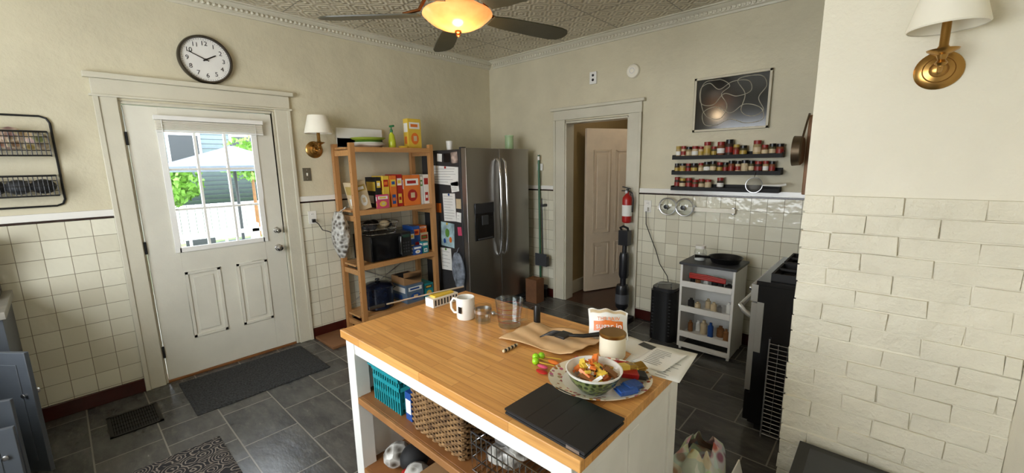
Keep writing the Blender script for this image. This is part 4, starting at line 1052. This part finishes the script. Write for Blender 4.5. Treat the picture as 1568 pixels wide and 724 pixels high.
# ================= EXTERIOR
def outside():
    b=B('lawn');b.box(-30,-.3,-16,16,-.75,-.7,pm('grass',(130,156,96),.9,var=.3,sc=8));b.done()
    b=B('deck');dm=pm('deck_boards',(190,188,182),.7,var=.1)
    for i in range(24): b.box(-3.6,-.2,-5+i*.2,-4.81+i*.2,-.7,-.08,dm)
    for i in range(11):
        y=-4.9+i*.44;b.box(-3.55,-3.52,y,y+.03,-.08,.62,M_white)
    b.box(-3.58,-3.48,-5,-.2,.62,.67,M_white);b.box(-3.56,-3.5,-5,-.2,.27,.30,M_dgray)
    for y in (-4.9,-3.4,-1.9,-.4): b.box(-3.6,-3.48,y,y+.1,-.08,.75,M_white)
    b.done()
    b=B('patio_umbrella');mu=pm('umbrella_canvas',(100,108,118),.8,var=.05);c=(-6.2,-1.35)
    n=8;v=[(c[0],c[1],2.08)]
    for i in range(n): t=2*pi*i/n;v.append((c[0]+1.3*math.cos(t),c[1]+1.3*math.sin(t),1.66))
    for i in range(n): t=2*pi*i/n;v.append((c[0]+1.3*math.cos(t),c[1]+1.3*math.sin(t),1.56))
    b.add(v,[(0,1+i,1+(i+1)%n) for i in range(n)]+[(1+i,1+(i+1)%n,9+(i+1)%n,9+i) for i in range(n)],mu);b.cyl((c[0],c[1],-.7),(c[0],c[1],2.1),.03,M_dgray)
    b.cyl((c[0],c[1],-.7),(c[0],c[1],-.62),.25,M_dgray)
    b.lathe([(.035,.0),(.7,.0),(.7,.04),(.035,.04)],M_dgray,(c[0],c[1],0),seg=30)
    for i in range(4): t=i*pi/2+.6;b.cyl((c[0]+.5*math.cos(t),c[1]+.5*math.sin(t),-.7),(c[0]+.5*math.cos(t),c[1]+.5*math.sin(t),0),.02,M_dgray)
    b.done()
    for dy in (-.9,.9):
        b=B('patio_chair')
        x,y=c[0]+.7,c[1]+dy;b.box(x-.22,x+.22,y-.22,y+.22,-.28,-.25,M_dgray);b.box(x+.18,x+.22,y-.22,y+.22,-.25,.35,M_dgray)
        for a in (-.2,.2):
            for d in (-.2,.2): b.cyl((x+a,y+d,-.7),(x+a,y+d,-.26),.015,M_blackm)
        b.done()
    random.seed(40);gl=pm('leaf_green',(124,168,70),.6,var=.3,sc=4)
    for (cx,cy,cz,R,n) in ((-9,-2.1,1.25,.75,900),(-12,.6,1.9,1.0,900),(-8,-3.0,1.7,.5,500)):
        b=B('garden_tree');b.cyl((cx,cy,-.7),(cx,cy,cz),.06,M_dwood,.04)
        for i in range(n):
            d=Vector((random.gauss(0,1),random.gauss(0,1),random.gauss(0,1))).normalized()*R*random.uniform(.4,1);p=Vector((cx,cy,cz))+Vector((d.x,d.y,d.z*.75))
            u=Vector((random.gauss(0,1),random.gauss(0,1),random.gauss(0,1))).normalized()*.09;w=u.orthogonal().normalized()*.05
            b.add([tuple(p-u),tuple(p+w),tuple(p+u),tuple(p-w)],[(0,1,2,3)],gl)
        b.done()
    b=B('neighbor_house');ms=pm('pale_siding',(150,162,174),.7,var=.03)
    b.box(-18,-15,-7,7,-.7,4.5,ms)
    for i in range(30): b.box(-15,-14.97,-7,7,-.7+i*.17,-.69+i*.17,M_dgray)
    for y in (-2.5,-.6,1.3,3): b.box(-15,-14.93,y-.5,y+.5,1.6,2.9,M_white);b.box(-14.93,-14.92,y-.42,y+.42,1.68,2.82,M_dgray)
    b.done()
    b=B('garden_fence')
    for i in range(60): b.box(-12.5,-12.45,-6+i*.2,-5.82+i*.2,-.7,.5,M_white)
    b.done()
outside()
# ================= LIGHTS
def area(name,loc,rot,sx,sy,P,c):
    l=bpy.data.lights.new(name,'AREA');l.shape='RECTANGLE';l.size=sx;l.size_y=sy;l.energy=P;l.color=c
    o=bpy.data.objects.new(name,l);bpy.context.collection.objects.link(o);o.location=loc;o.rotation_euler=[math.radians(a) for a in rot];return o
area('window_daylight',(2.2,YF+.02,1.6),(90,0,0),2.1,1.5,45,(1,.975,.93))
p=area('door_portal',(-.17,-3.045,1.45),(0,-90,0),.9,.6,10,(1,1,1));p.data.cycles.is_portal=True
def point(name,loc,P,c,r=.08):
    l=bpy.data.lights.new(name,'POINT');l.energy=P;l.color=c;l.shadow_soft_size=r
    o=bpy.data.objects.new(name,l);bpy.context.collection.objects.link(o);o.location=loc
point('hall_lamp',(1.95,.75,2.4),6,(1,.86,.70))
point('fan_lamp',(FX,FY,2.2),6,(1,.72,.42),.05)
w=bpy.data.worlds.new('World');bpy.context.scene.world=w;w.use_nodes=True
nt=w.node_tree;bg=nt.nodes['Background'];bg.inputs[0].default_value=(.82,.91,1,1);bg.inputs[1].default_value=7.5
# ================= CAMERA
cd=bpy.data.cameras.new('Camera');cd.sensor_width=36;cd.lens=776/1920*36;cd.clip_start=.02
co=bpy.data.objects.new('Camera',cd);bpy.context.collection.objects.link(co)
co.matrix_world=Matrix(((.7389,-.1034,.6659,3.92),(.6736,.1389,-.7260,-3.90),(-.0174,.985,.1723,1.6),(0,0,0,1)))
bpy.context.scene.camera=co
bpy.context.scene.view_settings.view_transform='Standard'
